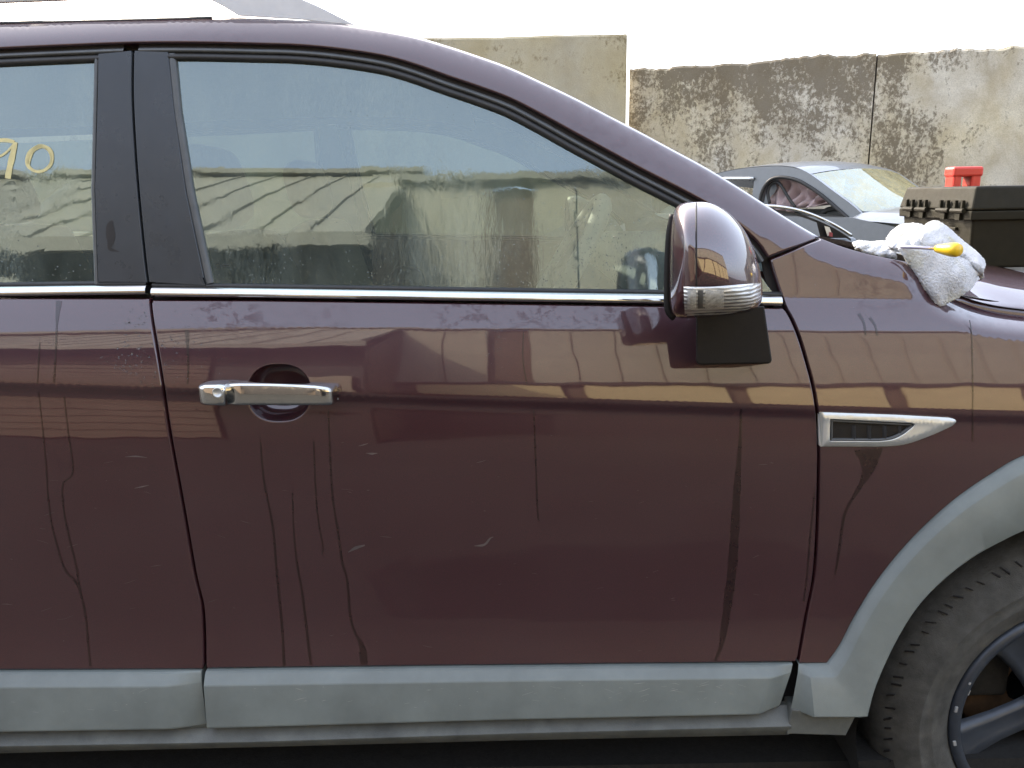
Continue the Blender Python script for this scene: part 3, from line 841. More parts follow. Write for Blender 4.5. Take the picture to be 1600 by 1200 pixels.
# ------------------------------------------------------------------ side mirror
def dome(outline, cpt, y_edge, H, sgn=-1, power=2.6, ss=(1, .985, .955, .91, .84, .74, .6, .42, .22, .0), pw=.5):
    G = []
    for s in ss:
        q = np.array(cpt)+(outline-np.array(cpt))*s; row = P(q[:, 0], q[:, 1], y_edge+sgn*H*(max(0, 1-s**power))**pw)
        # keep real shape: scale follows the sight line so the outline stays the widest ring
        G.append(np.vstack([row, row[:1]]))
    return G
mo = loop(crv([(1046, 470), (1045.5, 420), (1047, 370), (1050, 342), (1056, 325), (1066, 318), (1082, 315.5), (1104, 316), (1124, 323), (1145, 338), (1164, 361), (1178, 390), (1187, 420), (1191, 446), (1191, 466), (1184, 480), (1165, 489), (1130, 494), (1090, 497), (1062, 497), (1050, 490), (1046, 470)], 6))
YM = -.15
mb = MB(); mb.grid(dome(mo, (1098, 425), YM, .105, -1, 2.8), False); mb.grid(dome(mo, (1098, 425), YM, .05, 1, 5.0), True)
mirror = mb.build('side_mirror', MIRP, suv, smooth=True)
# black rim on the mirror-glass side
mb = MB(); q = crv([(1052, 335), (1046.5, 370), (1044, 420), (1043.5, 470), (1046, 488), (1054, 496)], 6); mb.tube(P(q[:, 0], q[:, 1], YM+.004), .006, 10); mb.build('mirror_rim', BLACKPL, mirror, smooth=True)
mcen = P(np.array(1070.), np.array(412.), YM+.035); mt_ = np.array([.36, .93, 0]); rim_ = []; gl_ = []
for a in np.linspace(0, 2*math.pi, 41):
    ca, sa = math.cos(a), math.sin(a); e_ = np.array([math.copysign(abs(ca)**.75, ca)*.066, math.copysign(abs(sa)**.75, sa)*.070])
    rim_.append(mcen+mt_*e_[0]+np.array([0, 0, e_[1]])); gl_.append(mcen+mt_*e_[0]*.9+np.array([.002, 0, e_[1]*.9]))
mb = MB(); mb.tube(rim_, .006, 8, False); mb.grid([rim_, [p+np.array([.05, -.02, 0]) for p in rim_]]); mb.build('mirror_bezel', BLACKPL, mirror, smooth=True)
mk('mirror_glass', gl_[:-1], [tuple(range(40))], simple('mirror_silver', (.85, .86, .87), .02, 1.0, .02), mirror, smooth=False)
MC = np.array([1098., 425.]); _d = mo-MC; _a = np.arctan2(_d[:, 1], _d[:, 0]); _i = np.argsort(_a)
MTH, MRA = _a[_i], np.hypot(_d[:, 0], _d[:, 1])[_i]
MTH, MRA = np.r_[MTH-2*math.pi, MTH, MTH+2*math.pi], np.r_[MRA, MRA, MRA]
def domeY(u, v, extra=0.0):
    """front surface of the mirror housing"""
    d = np.array([u, v])-MC; th = math.atan2(d[1], d[0]); hi = min(1.0, math.hypot(*d)/float(np.interp(th, MTH, MRA)))
    return YM-.105*(max(0, 1-hi**2.8))**.5
# indicator lens, a clear curved band of ribbed plastic
def lens_mat():
    m, t, b = mat('indicator_lens'); c = coords(t)
    wv = nd(t, 'ShaderNodeTexWave', bands_direction='Z'); wv.inputs['Scale'].default_value = 55; wv.inputs['Distortion'].default_value = 1.5; ln(t, c, wv.inputs['Vector'])
    n = noise(t, coords(t, (40, 40, 120)), 1.0, 4)
    ln(t, ramp(t, n, [(.3, (.52, .54, .53)), (.62, (.88, .90, .88))]), b.inputs['Base Color'])
    b.inputs['Metallic'].default_value = .3; b.inputs['Roughness'].default_value = .25
    b.inputs['Coat Weight'].default_value = 1; b.inputs['Coat Roughness'].default_value = .03
    bump(t, math_(t, 'ADD', wv.outputs['Fac'], n), .5, .003, b); return m
LENS = lens_mat()
def mir_patch(top, bot, n, m, off):
    G = []
    for f in np.linspace(0, 1, m):
        row = []
        for s in np.linspace(0, 1, n):
            a = np.array([np.interp(s, np.linspace(0, 1, len(top)), top[:, k]) for k in (0, 1)])
            b = np.array([np.interp(s, np.linspace(0, 1, len(bot)), bot[:, k]) for k in (0, 1)])
            q = a*(1-f)+b*f; e = off*min(1, 8*min(f, 1-f)+.0)*min(1, 10*min(s, 1-s))
            row.append(P(np.array(q[0]), np.array(q[1]), domeY(*q)-e))
        G.append(row)
    return G
ltop = crv([(1068, 448), (1110, 448), (1150, 445), (1178, 443), (1189, 441)], 10); lbot = crv([(1070, 494), (1110, 492.5), (1145, 489), (1172, 482), (1189, 467)], 10)
mb = MB(); mb.grid(mir_patch(ltop, lbot, 30, 12, .004)); ts = mb.build('turn_signal', LENS, mirror, smooth=True)
# two reflector bowls and the mid-grey divider behind the lens edge
DIVIDER = simple('lens_divider', (.16, .165, .16), .3, .2); PALER = simple('pale_reflector', (.70, .72, .71), .25, .1, .3, 160, coat=.7)
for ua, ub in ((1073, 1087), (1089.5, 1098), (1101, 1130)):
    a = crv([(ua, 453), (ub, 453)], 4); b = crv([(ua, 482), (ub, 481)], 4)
    mb = MB(); mb.grid(mir_patch(a, b, 6, 6, .0015)); o = mb.build('reflector_cell', PALER if ua != 1089.5 else DIVIDER, mirror, smooth=True)
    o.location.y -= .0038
# cap seam
mb = MB(); q = lin([(1088, 317.5), (1088, 447)], 5); mb.tube([P(np.array(a), np.array(b), domeY(a, b)-.0002) for a, b in q], .0011, 6); mb.build('cap_seam', GAP, mirror, smooth=True)
# black mounting foot between housing and door
lp = [(1088, 486), (1194, 478), (1206, 562), (1205, 566), (1201, 568), (1093, 570), (1089, 568), (1087.5, 563)]
fr = [P(np.array(float(a)), np.array(float(b)), -.085) for a, b in lp]; bk = [surf(np.array(float(a)), np.array(float(b)), .002) for a, b in lp]
n = len(lp); mb = MB(); mb.add(fr+bk, [tuple(range(n))[::-1]]+[(i, (i+1) % n, n+(i+1) % n, n+i) for i in range(n)])
ft = mb.build('mirror_foot', BLACKPL, mirror); bv = ft.modifiers.new('bevel', 'BEVEL'); bv.width = .0025; bv.segments = 3

# ------------------------------------------------------------------ roof rail
RAILM = simple('satin_rail', (.66, .68, .70), .35, .1, .05, 30)
rl = loop(crv([(300, -6), (325, -1), (345, 8), (362, 18), (373, 25)], 6), lin([(373, 25), (470, 31), (557, 40)], 8), crv([(557, 40), (530, 26), (500, 11), (468, -3), (430, -18), (380, -34), (330, -42)], 8), lin([(330, -42), (300, -44)], 6))
rl2 = loop(lin([(-560, 18), (-300, 14), (0, 6), (300, -6)], 12), lin([(300, -44), (0, -34), (-300, -26), (-560, -20)], 12))
for nm, q in (('roof_rail', rl), ('roof_rail_bar', rl2)):
    Y0 = float(surf(np.array(450.), np.array(31.), 0, roll_out)[1])+.012
    V, F = prism(q, lambda p: P(np.array(p[0]), np.array(p[1]), Y0), lambda p: P(np.array(p[0]), np.array(p[1]), Y0+.03))
    if nm == 'roof_rail': rail = mk(nm, V, F, RAILM, suv, smooth=False); o = rail
    else: o = mk('rail_bar', V, F, RAILM, rail, smooth=False)
    bv = o.modifiers.new('bevel', 'BEVEL'); bv.width = .006; bv.segments = 3; bv.limit_method = 'ANGLE'
ribbon('rail_gasket', lin([(-560, 50), (0, 35.5), (330, 27.5)], 12), -2, 1.5, RUBBER, side, -.0, .002, 4, extra=roll_out)

# ------------------------------------------------------------------ wet runs, beads and marks on the paint
FLIP_RUN = True
def run(c, wds, parent, nm='water_run', m=None, off=-.0004):
    q = crv(c, 5); w_ = np.interp(np.linspace(0, 1, len(q)), np.linspace(0, 1, len(wds)), wds)
    w_ = w_*(1+.13*np.sin(np.arange(len(q))*.9)*np.cos(np.arange(len(q))*.37))
    G = []; Nn = []
    for k in (-1, 0, 1):
        p_ = offs(q, k*w_/2); G.append(surf(p_[:, 0], p_[:, 1], off)); Nn.append(surfn(p_[:, 0], p_[:, 1]))
    mb = MB(); mb.grid(G, FLIP_RUN)
    return mk(nm, np.array(mb.V), mb.F, m or RUNP, parent, np.vstack(Nn))
run([(60, 612), (67, 675), (72, 730), (75, 775), (82, 825), (100, 887), (115, 905), (125, 925), (134, 965), (138, 1010), (141, 1041)], [1.6, 2.2, 2.6, 3, 3.2], rdoor)
run([(100, 620), (107, 680), (114, 738), (98, 757), (100, 800), (108, 840), (118, 880), (122, 905), (127, 930)], [2, 2.2, 2.6, 2.8], rdoor)
run([(92, 470), (89, 500), (87, 550), (84, 598)], [9, 3, 2.5, 3], rdoor)
run([(62, 535), (60, 570), (58, 600)], [2, 2.4, 2], rdoor)
for c, w_ in (([(407, 690), (412, 750), (420, 790), (427, 830), (432, 890), (436, 930), (441, 985), (444, 1041)], [2, 3.2, 3.6, 4.2]),
              ([(457, 770), (459, 830), (464, 880), (471, 920), (477, 965), (481, 1000), (486, 1039)], [1.6, 3, 4, 4.6]),
              ([(490, 690), (494, 780), (500, 830), (505, 855), (503, 866)], [2, 2.6, 2]),
              ([(513, 640), (516, 720), (520, 780), (528, 830), (535, 880), (542, 905), (547, 960), (553, 985), (561, 1000)], [2, 3, 3.4, 4]),
              ([(561, 999), (566, 1012), (569, 1038)], [4, 11, 12]),
              ([(834, 640), (837, 720), (840, 800), (842, 814)], [1.4, 2.4, 2.6, 2]),
              ([(1158, 640), (1156, 700), (1152, 760), (1147, 850), (1143, 900), (1135, 960), (1127, 1008), (1117, 1033)], [3, 5, 10, 13, 14, 14, 11, 3]),
              ([(1273, 770), (1266, 840), (1261, 900), (1256, 940)], [2, 2.6, 2]),
              ([(818, 520), (817, 560), (823, 600)], [1.5, 2, 1.5]), ([(292, 516), (294, 570), (293, 600)], [6, 3, 2])):
    run(c, w_, fdoor)
run([(1357, 702), (1358, 718), (1356, 736), (1341, 765), (1321, 800), (1315, 832), (1310, 870), (1305, 898)], [42, 22, 7, 4.5, 4.5, 4, 4, 3], fender)
run([(1515, 500), (1518, 520), (1519, 545), (1520, 600), (1520, 690)], [1.5, 2.4, 2, 2, 2], fender)
run([(1342, 490), (1350, 505), (1353, 524)], [5, 3.4, 3], fender); run([(1359, 496), (1367, 508), (1371, 524)], [4, 3, 3], fender)
SCUFF = simple('pale_scuff', (.085, .070, .068), .6, 0, .5, 25)
def scuffs(poly_box, n, parent, lim, off=-.0003, ma=None):
    mb = MB(); u0, u1, v0, v1 = poly_box
    for _ in range(n):
        u, v = rng.uniform(u0, u1), rng.uniform(v0, v1)
        L = 1.2+9*rng.random()**2.2; a = rad(rng.uniform(-24, 20)); wd = .25+.6*rng.random()**2
        q = np.array([(u-L*math.cos(a), v-L*math.sin(a)), (u, v+rng.uniform(-.6, .6)), (u+L*math.cos(a), v+L*math.sin(a))])
        for k in (0, 1):
            pass
        A = offs(q, np.array([.12, wd/2, .1])); B = offs(q, -np.array([.12, wd/2, .1]))
        mb.grid([surf(A[:, 0], A[:, 1], off), surf(B[:, 0], B[:, 1], off)])
    mb.build('scuff_marks', ma or SCUFF, parent, kind='stuff')
scuffs((330, 1235, 680, 1025), 46, fdoor, None); scuffs((10, 250, 680, 1030), 24, rdoor, None)
PSC = simple('pale_clad_scuff', (.34, .34, .30), .8)
scuffs((820, 1190, 1066, 1098), 42, fdoor, None, -.0222, PSC); scuffs((350, 800, 1068, 1106), 16, fdoor, None, -.0222, PSC); scuffs((20, 250, 1075, 1120), 10, rdoor, None, -.0222, PSC)
def patch_scuff(c, w_, parent): run(c, w_, parent, 'scuff', SCUFF, -.0003)
patch_scuff([(741, 853), (757, 851), (766, 841), (771, 839)], [.6, 3.5, 3, .8], fdoor); patch_scuff([(544, 863), (556, 856), (570, 852)], [.8, 5, 2], fdoor)
patch_scuff([(572, 708), (581, 709), (590, 708)], [.6, 3, .6], fdoor); patch_scuff([(560, 697), (568, 695), (575, 693)], [.5, 1.6, .5], fdoor)
patch_scuff([(195, 714), (212, 713), (230, 715)], [.5, 2.4, .5], rdoor); patch_scuff([(210, 763), (224, 760), (233, 758)], [.5, 2, .5], rdoor)
m, t, b = mat('water'); b.inputs['Base Color'].default_value = (.9, .95, .95, 1); b.inputs['Roughness'].default_value = .03; b.inputs['Transmission Weight'].default_value = 1; b.inputs['IOR'].default_value = 1.33
ln(t, ramp(t, noise(t, coords(t), 40), [(0, (.86, .9, .9)), (1, (1, 1, 1))]), b.inputs['Base Color']); WATER = m
def beads(spots, parent, off, kind='stuff'):
    mb = MB()
    if not spots: return
    sp_ = np.array(spots, float); C_ = surf(sp_[:, 0], sp_[:, 1], off); N_ = surfn(sp_[:, 0], sp_[:, 1])
    for (u, v, r), c, nn in zip(spots, C_, N_):
        t1 = np.cross(nn, [0, 0, 1.]); t1 /= np.linalg.norm(t1); t2 = np.cross(nn, t1); R = r/900.0
        V = []; F = []; K = 8; el = rng.uniform(.8, 1.5)
        for h, s in ((-.05, 1.0), (.28, .92), (.5, .6)):
            for k in range(K):
                a = 2*math.pi*k/K; V.append(c+nn*h*R+R*s*(math.cos(a)*t1+el*math.sin(a)*t2))
        V.append(c+nn*.6*R)
        for l in range(2):
            for k in range(K): F.append((l*K+k, l*K+(k+1) % K, (l+1)*K+(k+1) % K, (l+1)*K+k))
        for k in range(K): F.append((2*K+k, 2*K+(k+1) % K, 3*K))
        mb.add(V, F)
    mb.build('water_drops', WATER, parent, smooth=True, kind=kind)
def cloud(cx, cy, sx, sy, n, r0=.7, r1=2.0):
    return [(rng.gauss(cx, sx), rng.gauss(cy, sy), rng.uniform(r0, r1)*rng.uniform(.6, 1)) for _ in range(n)]
s1 = [p for p in cloud(214, 535, 24, 38, 130) if p[1] > 472]
beads([p for p in s1 if p[0] < np.interp(p[1], GAPB[:, 1], GAPB[:, 0])-4], rdoor, -.0002)
s2 = [p for p in cloud(275, 545, 22, 35, 60)+cloud(770, 530, 14, 18, 40, .5, 1.4)+cloud(330, 575, 60, 20, 25, .5, 1.2)+cloud(290, 330, 900, 1, 0) if p[1] > 474 and p[0] > np.interp(p[1], GAPB[:, 1], GAPB[:, 0])+4]
beads(s2, fdoor, -.0002)
beads([p for p in cloud(1300, 450, 60, 22, 26, .5, 1.6) if 1235 < p[0] < 1420 and p[1] > 415], fender, -.0002)
gs = [(rng.uniform(330, 1035), 456-abs(rng.gauss(0, 40)), rng.uniform(.35, 1.1)) for _ in range(420)]+cloud(920, 380, 50, 40, 420, .4, 1.2)+cloud(330, 400, 10, 30, 60, .4, 1)+cloud(600, 180, 100, 40, 120, .3, .7)
beads([p for p in gs if inside(glF, np.array([[p[0], p[1]]]))[0]], wF.parent, .0095)
gs = [(rng.uniform(0, 140), 440-abs(rng.gauss(0, 30)), rng.uniform(.35, 1.1)) for _ in range(30)]
beads(gs, rdoor, .0095)
beads([p for p in cloud(248, 330, 12, 50, 40, .5, 1.7) if p[0] > np.interp(p[1], GAPB[:, 1], GAPB[:, 0])+5 and p[0] < 280], fdoor, .0018)
# scraped patch on the pillar film
STAIN = simple('bare_patch', (.010, .008, .006), .6)
run([(176, 345), (172, 352), (173, 375), (171, 388), (178, 391), (186, 393)], [3, 12, 14, 9, 4, 1], rdoor, 'scraped_patch', STAIN, .0014)
# yellow marker number on the rear window
MARK = simple('yellow_marker', (.62, .55, .27), .7, 0, .12, 90)
def stroke(c, wds, nm): return run(c, wds, rdoor, nm, MARK, .0088)
stroke([(66, 228), (56, 231), (46, 240), (42, 252), (46, 262), (57, 268), (69, 266), (79, 257), (81, 244), (76, 233), (64, 228), (54, 232), (47, 244), (44, 256)], [5.0, 7.5, 6.2, 3.8, 5.0, 6.2, 6.2, 5.0, 5.0], 'painted_digit')
stroke([(50, 238), (60, 230), (70, 231), (79, 241), (80, 252), (73, 263)], [1.5, 2, 2, 1.5], 'painted_digit_stroke')
stroke([(24, 222), (20, 240), (15, 262), (12, 279)], [6.2, 8.8, 10.0, 8.8], 'painted_digit')
stroke([(22, 222), (10, 219), (-4, 220), (-16, 226), (-20, 236), (-12, 245), (2, 243), (14, 234), (20, 226)], [5.0, 6.2, 5.0, 3.8, 3.8, 3.8, 2.5], 'painted_digit_stroke')
# small etched stamp in the corner of the front glass
ETCH = simple('etched_mark', (.03, .035, .03), .6)
q = [(340+4.2*math.cos(a), 415.5+4.2*math.sin(a)) for a in np.linspace(0, 2*math.pi, 15)]
run(q, [.9, .9], fdoor, 'glass_stamp', ETCH, .0092)
for c in ([(337.5, 415.5), (342.5, 415.5)], [(347, 413.5), (360, 413.8)], [(347, 416.5), (359, 416.7)], [(337.5, 428), (342, 428)]):
    run(c, [1.1, 1.1], fdoor, 'glass_stamp', ETCH, .0092)

# far side of the car: mirrored copies of the near panels
def copy_tree(o, parent):
    c = o.copy(); COL.objects.link(c); c.parent = parent
    for ch in [k for k in bpy.data.objects if k.parent == o]: copy_tree(ch, c)
    return c
SKIP = ('water', 'scuff', 'painted', 'scraped', 'glass_stamp')
def mirror_tree(o, parent, flip=True):
    c = o.copy(); COL.objects.link(c); c.parent = parent
    if flip: c.scale = (1, -1, 1); c.location = (o.location[0], -o.location[1], o.location[2])
    for ch in [k for k in bpy.data.objects if k.parent == o and not k.name.startswith(SKIP)]: mirror_tree(ch, c, False)
    return c
for o in (side, fender, fdoor, rdoor, rquart, rocker, arch, rail, inner, pill, mirror, wheel): mirror_tree(o, suv)

# ------------------------------------------------------------------ yard walls
def wall_mat(name, base_lo, base_hi, stain, amount, top):
    m, t, b = mat(name); c = coords(t)
    big = noise(t, coords(t, (.9, .9, 1.1)), 1.0, 3, .55, .5); mid = noise(t, coords(t, (3.2, 3.2, 2.4)), 1.0, 6, .68, .5)
    fine = noise(t, coords(t, (34, 34, 26)), 1.0, 5, .75, .3); grain = noise(t, c, 120, 3, .7)
    tint = noise(t, coords(t, (1.7, 1.7, 1.2)), 1.0, 3)
    bc = mixc(t, ramp(t, tint, [(.4, g(0)), (.65, g(1))]), ramp(t, mid, [(.3, base_lo), (.65, base_hi)]), ramp(t, mid, [(.3, tuple(x*y for x, y in zip(base_lo, (1, .93, .74)))), (.7, tuple(x*y for x, y in zip(base_hi, (.98, .93, .78))))]))
    tc = nd(t, 'ShaderNodeTexCoord'); sx = nd(t, 'ShaderNodeSeparateXYZ'); ln(t, tc.outputs['Object'], sx.inputs[0])
    upm = nd(t, 'ShaderNodeMapRange'); upm.inputs[1].default_value = top-.40; upm.inputs[2].default_value = top+.02; upm.inputs[3].default_value = 0; upm.inputs[4].default_value = .13
    ln(t, sx.outputs['Z'], upm.inputs[0])
    dr = noise(t, coords(t, (6, 6, .5)), 1.0, 3, .6)
    s = math_(t, 'ADD', math_(t, 'MULTIPLY', big, .85), math_(t, 'MULTIPLY', mid, .45))
    s = math_(t, 'ADD', s, upm.outputs[0]); s = math_(t, 'ADD', s, math_(t, 'MULTIPLY', math_(t, 'SUBTRACT', dr, .5), .22))
    s = math_(t, 'ADD', s, math_(t, 'MULTIPLY', math_(t, 'SUBTRACT', fine, .5), .72))
    f = math_(t, 'MULTIPLY', ramp(t, s, [(.655-amount, g(0)), (.765-amount, g(1))]), .80)
    col = mixc(t, f, bc, stain)
    ln(t, mixc(t, ramp(t, grain, [(.38, g(.30)), (.55, g(0))]), col, tuple(x*.6 for x in base_lo)), b.inputs['Base Color'])
    b.inputs['Roughness'].default_value = .92; b.inputs['Specular IOR Level'].default_value = .2
    bump(t, math_(t, 'ADD', fine, math_(t, 'MULTIPLY', grain, .5)), .35, .012, b)
    return m
WL, WR = 6.1, 6.35
ztl = float(P(np.array(978.), np.array(53.), WL)[2]); xl = float(P(np.array(979.), np.array(120.), WL)[0])
ztr = float(P(np.array(990.), np.array(107.), WR)[2])
A = P(np.array(983.), np.array(150.), WR); Bp = Pz(np.array(1600.), np.array(69.), ztr)
WALLA = wall_mat('plain_concrete', (.39, .335, .225), (.50, .44, .31), (.20, .15, .07), -.10, ztl)
WALLB = wall_mat('mouldy_concrete', (.45, .385, .27), (.74, .68, .55), (.095, .066, .034), .025, ztr)
def rough_wall(name, p0, p1, z1, th, m, parent, jag, n=80, seed=1):
    """slab from p0 to p1 with an uneven top edge"""
    rg = random.Random(seed); d = np.array([p1[0]-p0[0], p1[1]-p0[1], 0]); L = np.linalg.norm(d); d /= L; nrm = np.array([-d[1], d[0], 0])
    G = []
    ph = [rg.uniform(0, 6) for _ in range(5)]
    for i in range(n+1):
        s = L*i/n; p = np.array([p0[0], p0[1], 0])+d*s
        e = jag*(math.sin(s*3+ph[0])*.5+math.sin(s*7.3+ph[1])*.35+math.sin(s*17+ph[2])*.25+rg.uniform(-.35, .35))
        G.append([p, p+np.array([0, 0, z1*.5]), p+np.array([0, 0, z1-.02+e]), p+np.array([0, 0, z1+e])+nrm*.02, p+np.array([0, 0, z1+e])+nrm*(th-.02), p+np.array([0, 0, z1-.02])+nrm*th, p+nrm*th])
    mb = MB(); mb.grid(G, True); k = len(G[0]); mb.F += [tuple(range(k)), tuple(range(n*k, n*k+k))[::-1]]
    return mb.build(name, m, parent)
tag(rough_wall('concrete_wall', (-14, WL), (xl, WL), ztl, .16, WALLA, None, .006, 120, 3), 'taller plain beige concrete wall behind the SUV roof, left of the joint', 'wall', kind='thing')
wr = empty('stained_wall', (A[0], A[1], 0), 'lower mould-stained concrete wall behind the silver sedan', 'wall')
wr['kind'] = 'thing'
dirx = (Bp-A)[:2]; dirx /= np.linalg.norm(dirx)
J = P(np.array(1364.), np.array(160.), float(np.interp(1364, [983, 1600], [A[1], Bp[1]])))
tJ = float(np.dot(J[:2]-A[:2], dirx)); 
for k, (s0, s1) in enumerate(((.0, tJ-.006), (tJ+.006, tJ+2.9), (tJ+2.912, tJ+9))):
    rough_wall('wall_panel', A[:2]+dirx*s0, A[:2]+dirx*s1, ztr, .16, WALLB, wr, .022, 60, 11+k)
mb = MB(); dd = np.array([dirx[0], dirx[1], 0]); nn_ = np.array([-dirx[1], dirx[0], 0])
p = np.array([A[0], A[1], 0])+dd*(tJ+4.5)+nn_*.11; mb.add([p-dd*4.6, p+dd*4.5, p+dd*4.5+[0, 0, ztr-.05], p-dd*4.6+[0, 0, ztr-.05]], [(0, 1, 2, 3)]); mb.build('joint_filler', GAP, wr)

# ------------------------------------------------------------------ buildings across the yard (seen mirrored in the paint and glass)
ROOFM = simple('tan_roof_sheet', (.36, .33, .25), .5, 0, .10, 3)
RIDGE = simple('ridge_flashing', (.22, .21, .17), .5)
SIDING = simple('brown_siding', (.13, .092, .062), .7, 0, .12, 4)
CREAM = simple('cream_wall', (.62, .50, .27), .8, 0, .08, 4)
DARKF = simple('dark_frame', (.035, .03, .028), .6)
DOORM = simple('tan_door', (.30, .25, .18), .6)
ey, ez, ry_, rz = -4.3, 3.02, -7.9, 5.12
bl = empty('tan_roof_building', (-6.5, -6.5, 0), 'low building with tan sheet-metal roof, mirrored in the left of the front window', 'building')
x1 = -1.02
sh0 = None
sl = math.atan2(rz-ez, ey-ry_)
Lr = math.hypot(rz-ez, ey-ry_)
for k in range(30):     # roof sheets, each with an upstanding seam
    xc = x1-.42*(k+.5); o_ = np.array([xc, (ey+ry_)/2, (ez+rz)/2])
    if sh0 is None:
        mb = MB(); R = np.array([[1, 0, 0], [0, math.cos(-sl), -math.sin(-sl)], [0, math.sin(-sl), math.cos(-sl)]])
        mb.box((0, 0, 0), (.415, Lr, .03), R); mb.box(R@np.array([.195, 0, .022]), (.022, Lr, .022), R)
        sh0 = mk('roof_sheet', np.array(mb.V)+o_, mb.F, ROOFM, bl, smooth=False, origin=o_)
    else:
        c = sh0.copy(); COL.objects.link(c); c.location = o_-base(bl); c.parent = bl
mb = MB(); mb.box((x1-6.3, ry_, rz+.03), (12.8, .35, .07)); mb.build('ridge_cap', RIDGE, bl)
mb = MB(); mb.box((x1-6.3, ey+.02, ez-.03), (12.7, .05, .09)); mb.build('fascia', RIDGE, bl)
mb = MB(); mb.add([(x1, ey-.3, 0), (x1, -11.5, 0), (x1, -11.5, ez), (x1, ry_, rz-.05), (x1, ey-.3, ez)], [(0, 1, 2, 3, 4)]); mb.build('gable_wall', SIDING, bl)
for k in range(19):
    z = .12+.15*k
    mb = MB(); R = np.array([[1, 0, 0], [0, math.cos(.14), -math.sin(.14)], [0, math.sin(.14), math.cos(.14)]])
    mb.box((x1-6.9, ey-.42, z), (11.4, .03, .165), R); mb.build('siding_board', SIDING, bl)
mb = MB(); mb.box((x1-6.3, ey-.48, 1.62), (12.6, .05, 3.24)); mb.build('wall', DARKF, bl)
mb = MB(); mb.box((x1-.42, ey-.40, 1.45), (.62, .06, 1.5)); mb.build('shed_door', DOORM, bl)
br = empty('metal_clad_shed', (4.0, -6.8, 0), 'long shed with tan upright wall sheets over a cream wall, mirrored in the front door', 'building')
zt, z2, yb = 4.42, 2.38, -6.6
st = None
for k in range(27):
    xc = -1.45+.45*(k+.5)
    if k == 3: continue
    o_ = np.array([xc, yb, (zt+z2)/2])
    if st is None:
        mb = MB(); mb.box((0, 0, 0), (.435, .04, zt-z2)); mb.box((.205, .025, 0), (.02, .02, zt-z2))
        st = mk('wall_sheet', np.array(mb.V)+o_, mb.F, ROOFM, br, smooth=False, origin=o_)
    else:
        c = st.copy(); COL.objects.link(c); c.location = o_-base(br); c.parent = br
mb = MB(); mb.box((4.6, yb-.12, 2.2), (12.1, .1, 4.3)); mb.build('backing_wall', SIDING, br)
mb = MB(); mb.box((4.8, yb-.02, zt+.03), (11.8, .28, .09)); mb.build('top_flashing', RIDGE, br)
mb = MB(); mb.box((4.8, yb+.03, z2-.05), (11.8, .16, .10)); mb.build('beam', DARKF, br)
for k in range(7):
    xa = -.1+1.65*k
    mb = MB(); mb.box((xa, yb+.02, 1.55), (1.42, .05, 1.5)); mb.build('cream_panel', CREAM, br)
mb = MB(); mb.box((4.8, yb+.0, .4), (11.8, .1, .8)); mb.build('plinth', DARKF, br)
mb = MB(); mb.box((4.8, yb-3, 2.1), (11.6, 5.6, 4.2)); mb.build('shed_body', SIDING, br)

# ------------------------------------------------------------------ silver sedan behind
SED = simple('silver_car_paint', (.20, .215, .225), .34, .35, .05, 30, coat=.6)
BAG = simple('pink_airbag', (.62, .49, .48), .85, 0, .08, 14, .5, 40)
sa_ = rad(-48); hv = np.array([math.cos(sa_), math.sin(sa_), 0]); nv = np.array([math.sin(sa_), -math.cos(sa_), 0]); iv = -nv
X0 = P(np.array(1300.), np.array(300.), 3.55)
def S(u, v, inn=0.0):
    """pixel point on the sedan's near side plane, moved inn metres inward"""
    d = rays(u, v); o = X0+iv*0
    t = ((o-CAM)@nv)/(d@nv); p = CAM+d*t[..., None]
    return p+iv*inn
def Sa(c, inn=0.0): c = np.asarray(c, float); return S(c[:, 0], c[:, 1], inn)
base_s = X0-hv*.6+iv*.85; base_s[2] = 0
sed = empty('sedan', base_s, 'silver damaged sedan with pink airbags hanging inside, parked by the stained wall', 'car')
WS = 1.28
# roof
re = crv([(1040, 300), (1075, 284), (1118, 271), (1150, 264), (1190, 259.5), (1225, 259), (1248, 263), (1266, 272)], 6)
G = []
for q in re:
    p = S(np.array(q[0]), np.array(q[1])); row = []
    for s in np.linspace(0, 1, 13):
        k = 1-(2*s-1)**2; row.append(p+iv*WS*s+np.array([0, 0, .035*k]))
    G.append(row)
mb = MB(); mb.grid(G); mb.build('roof', SED, sed, smooth=True)
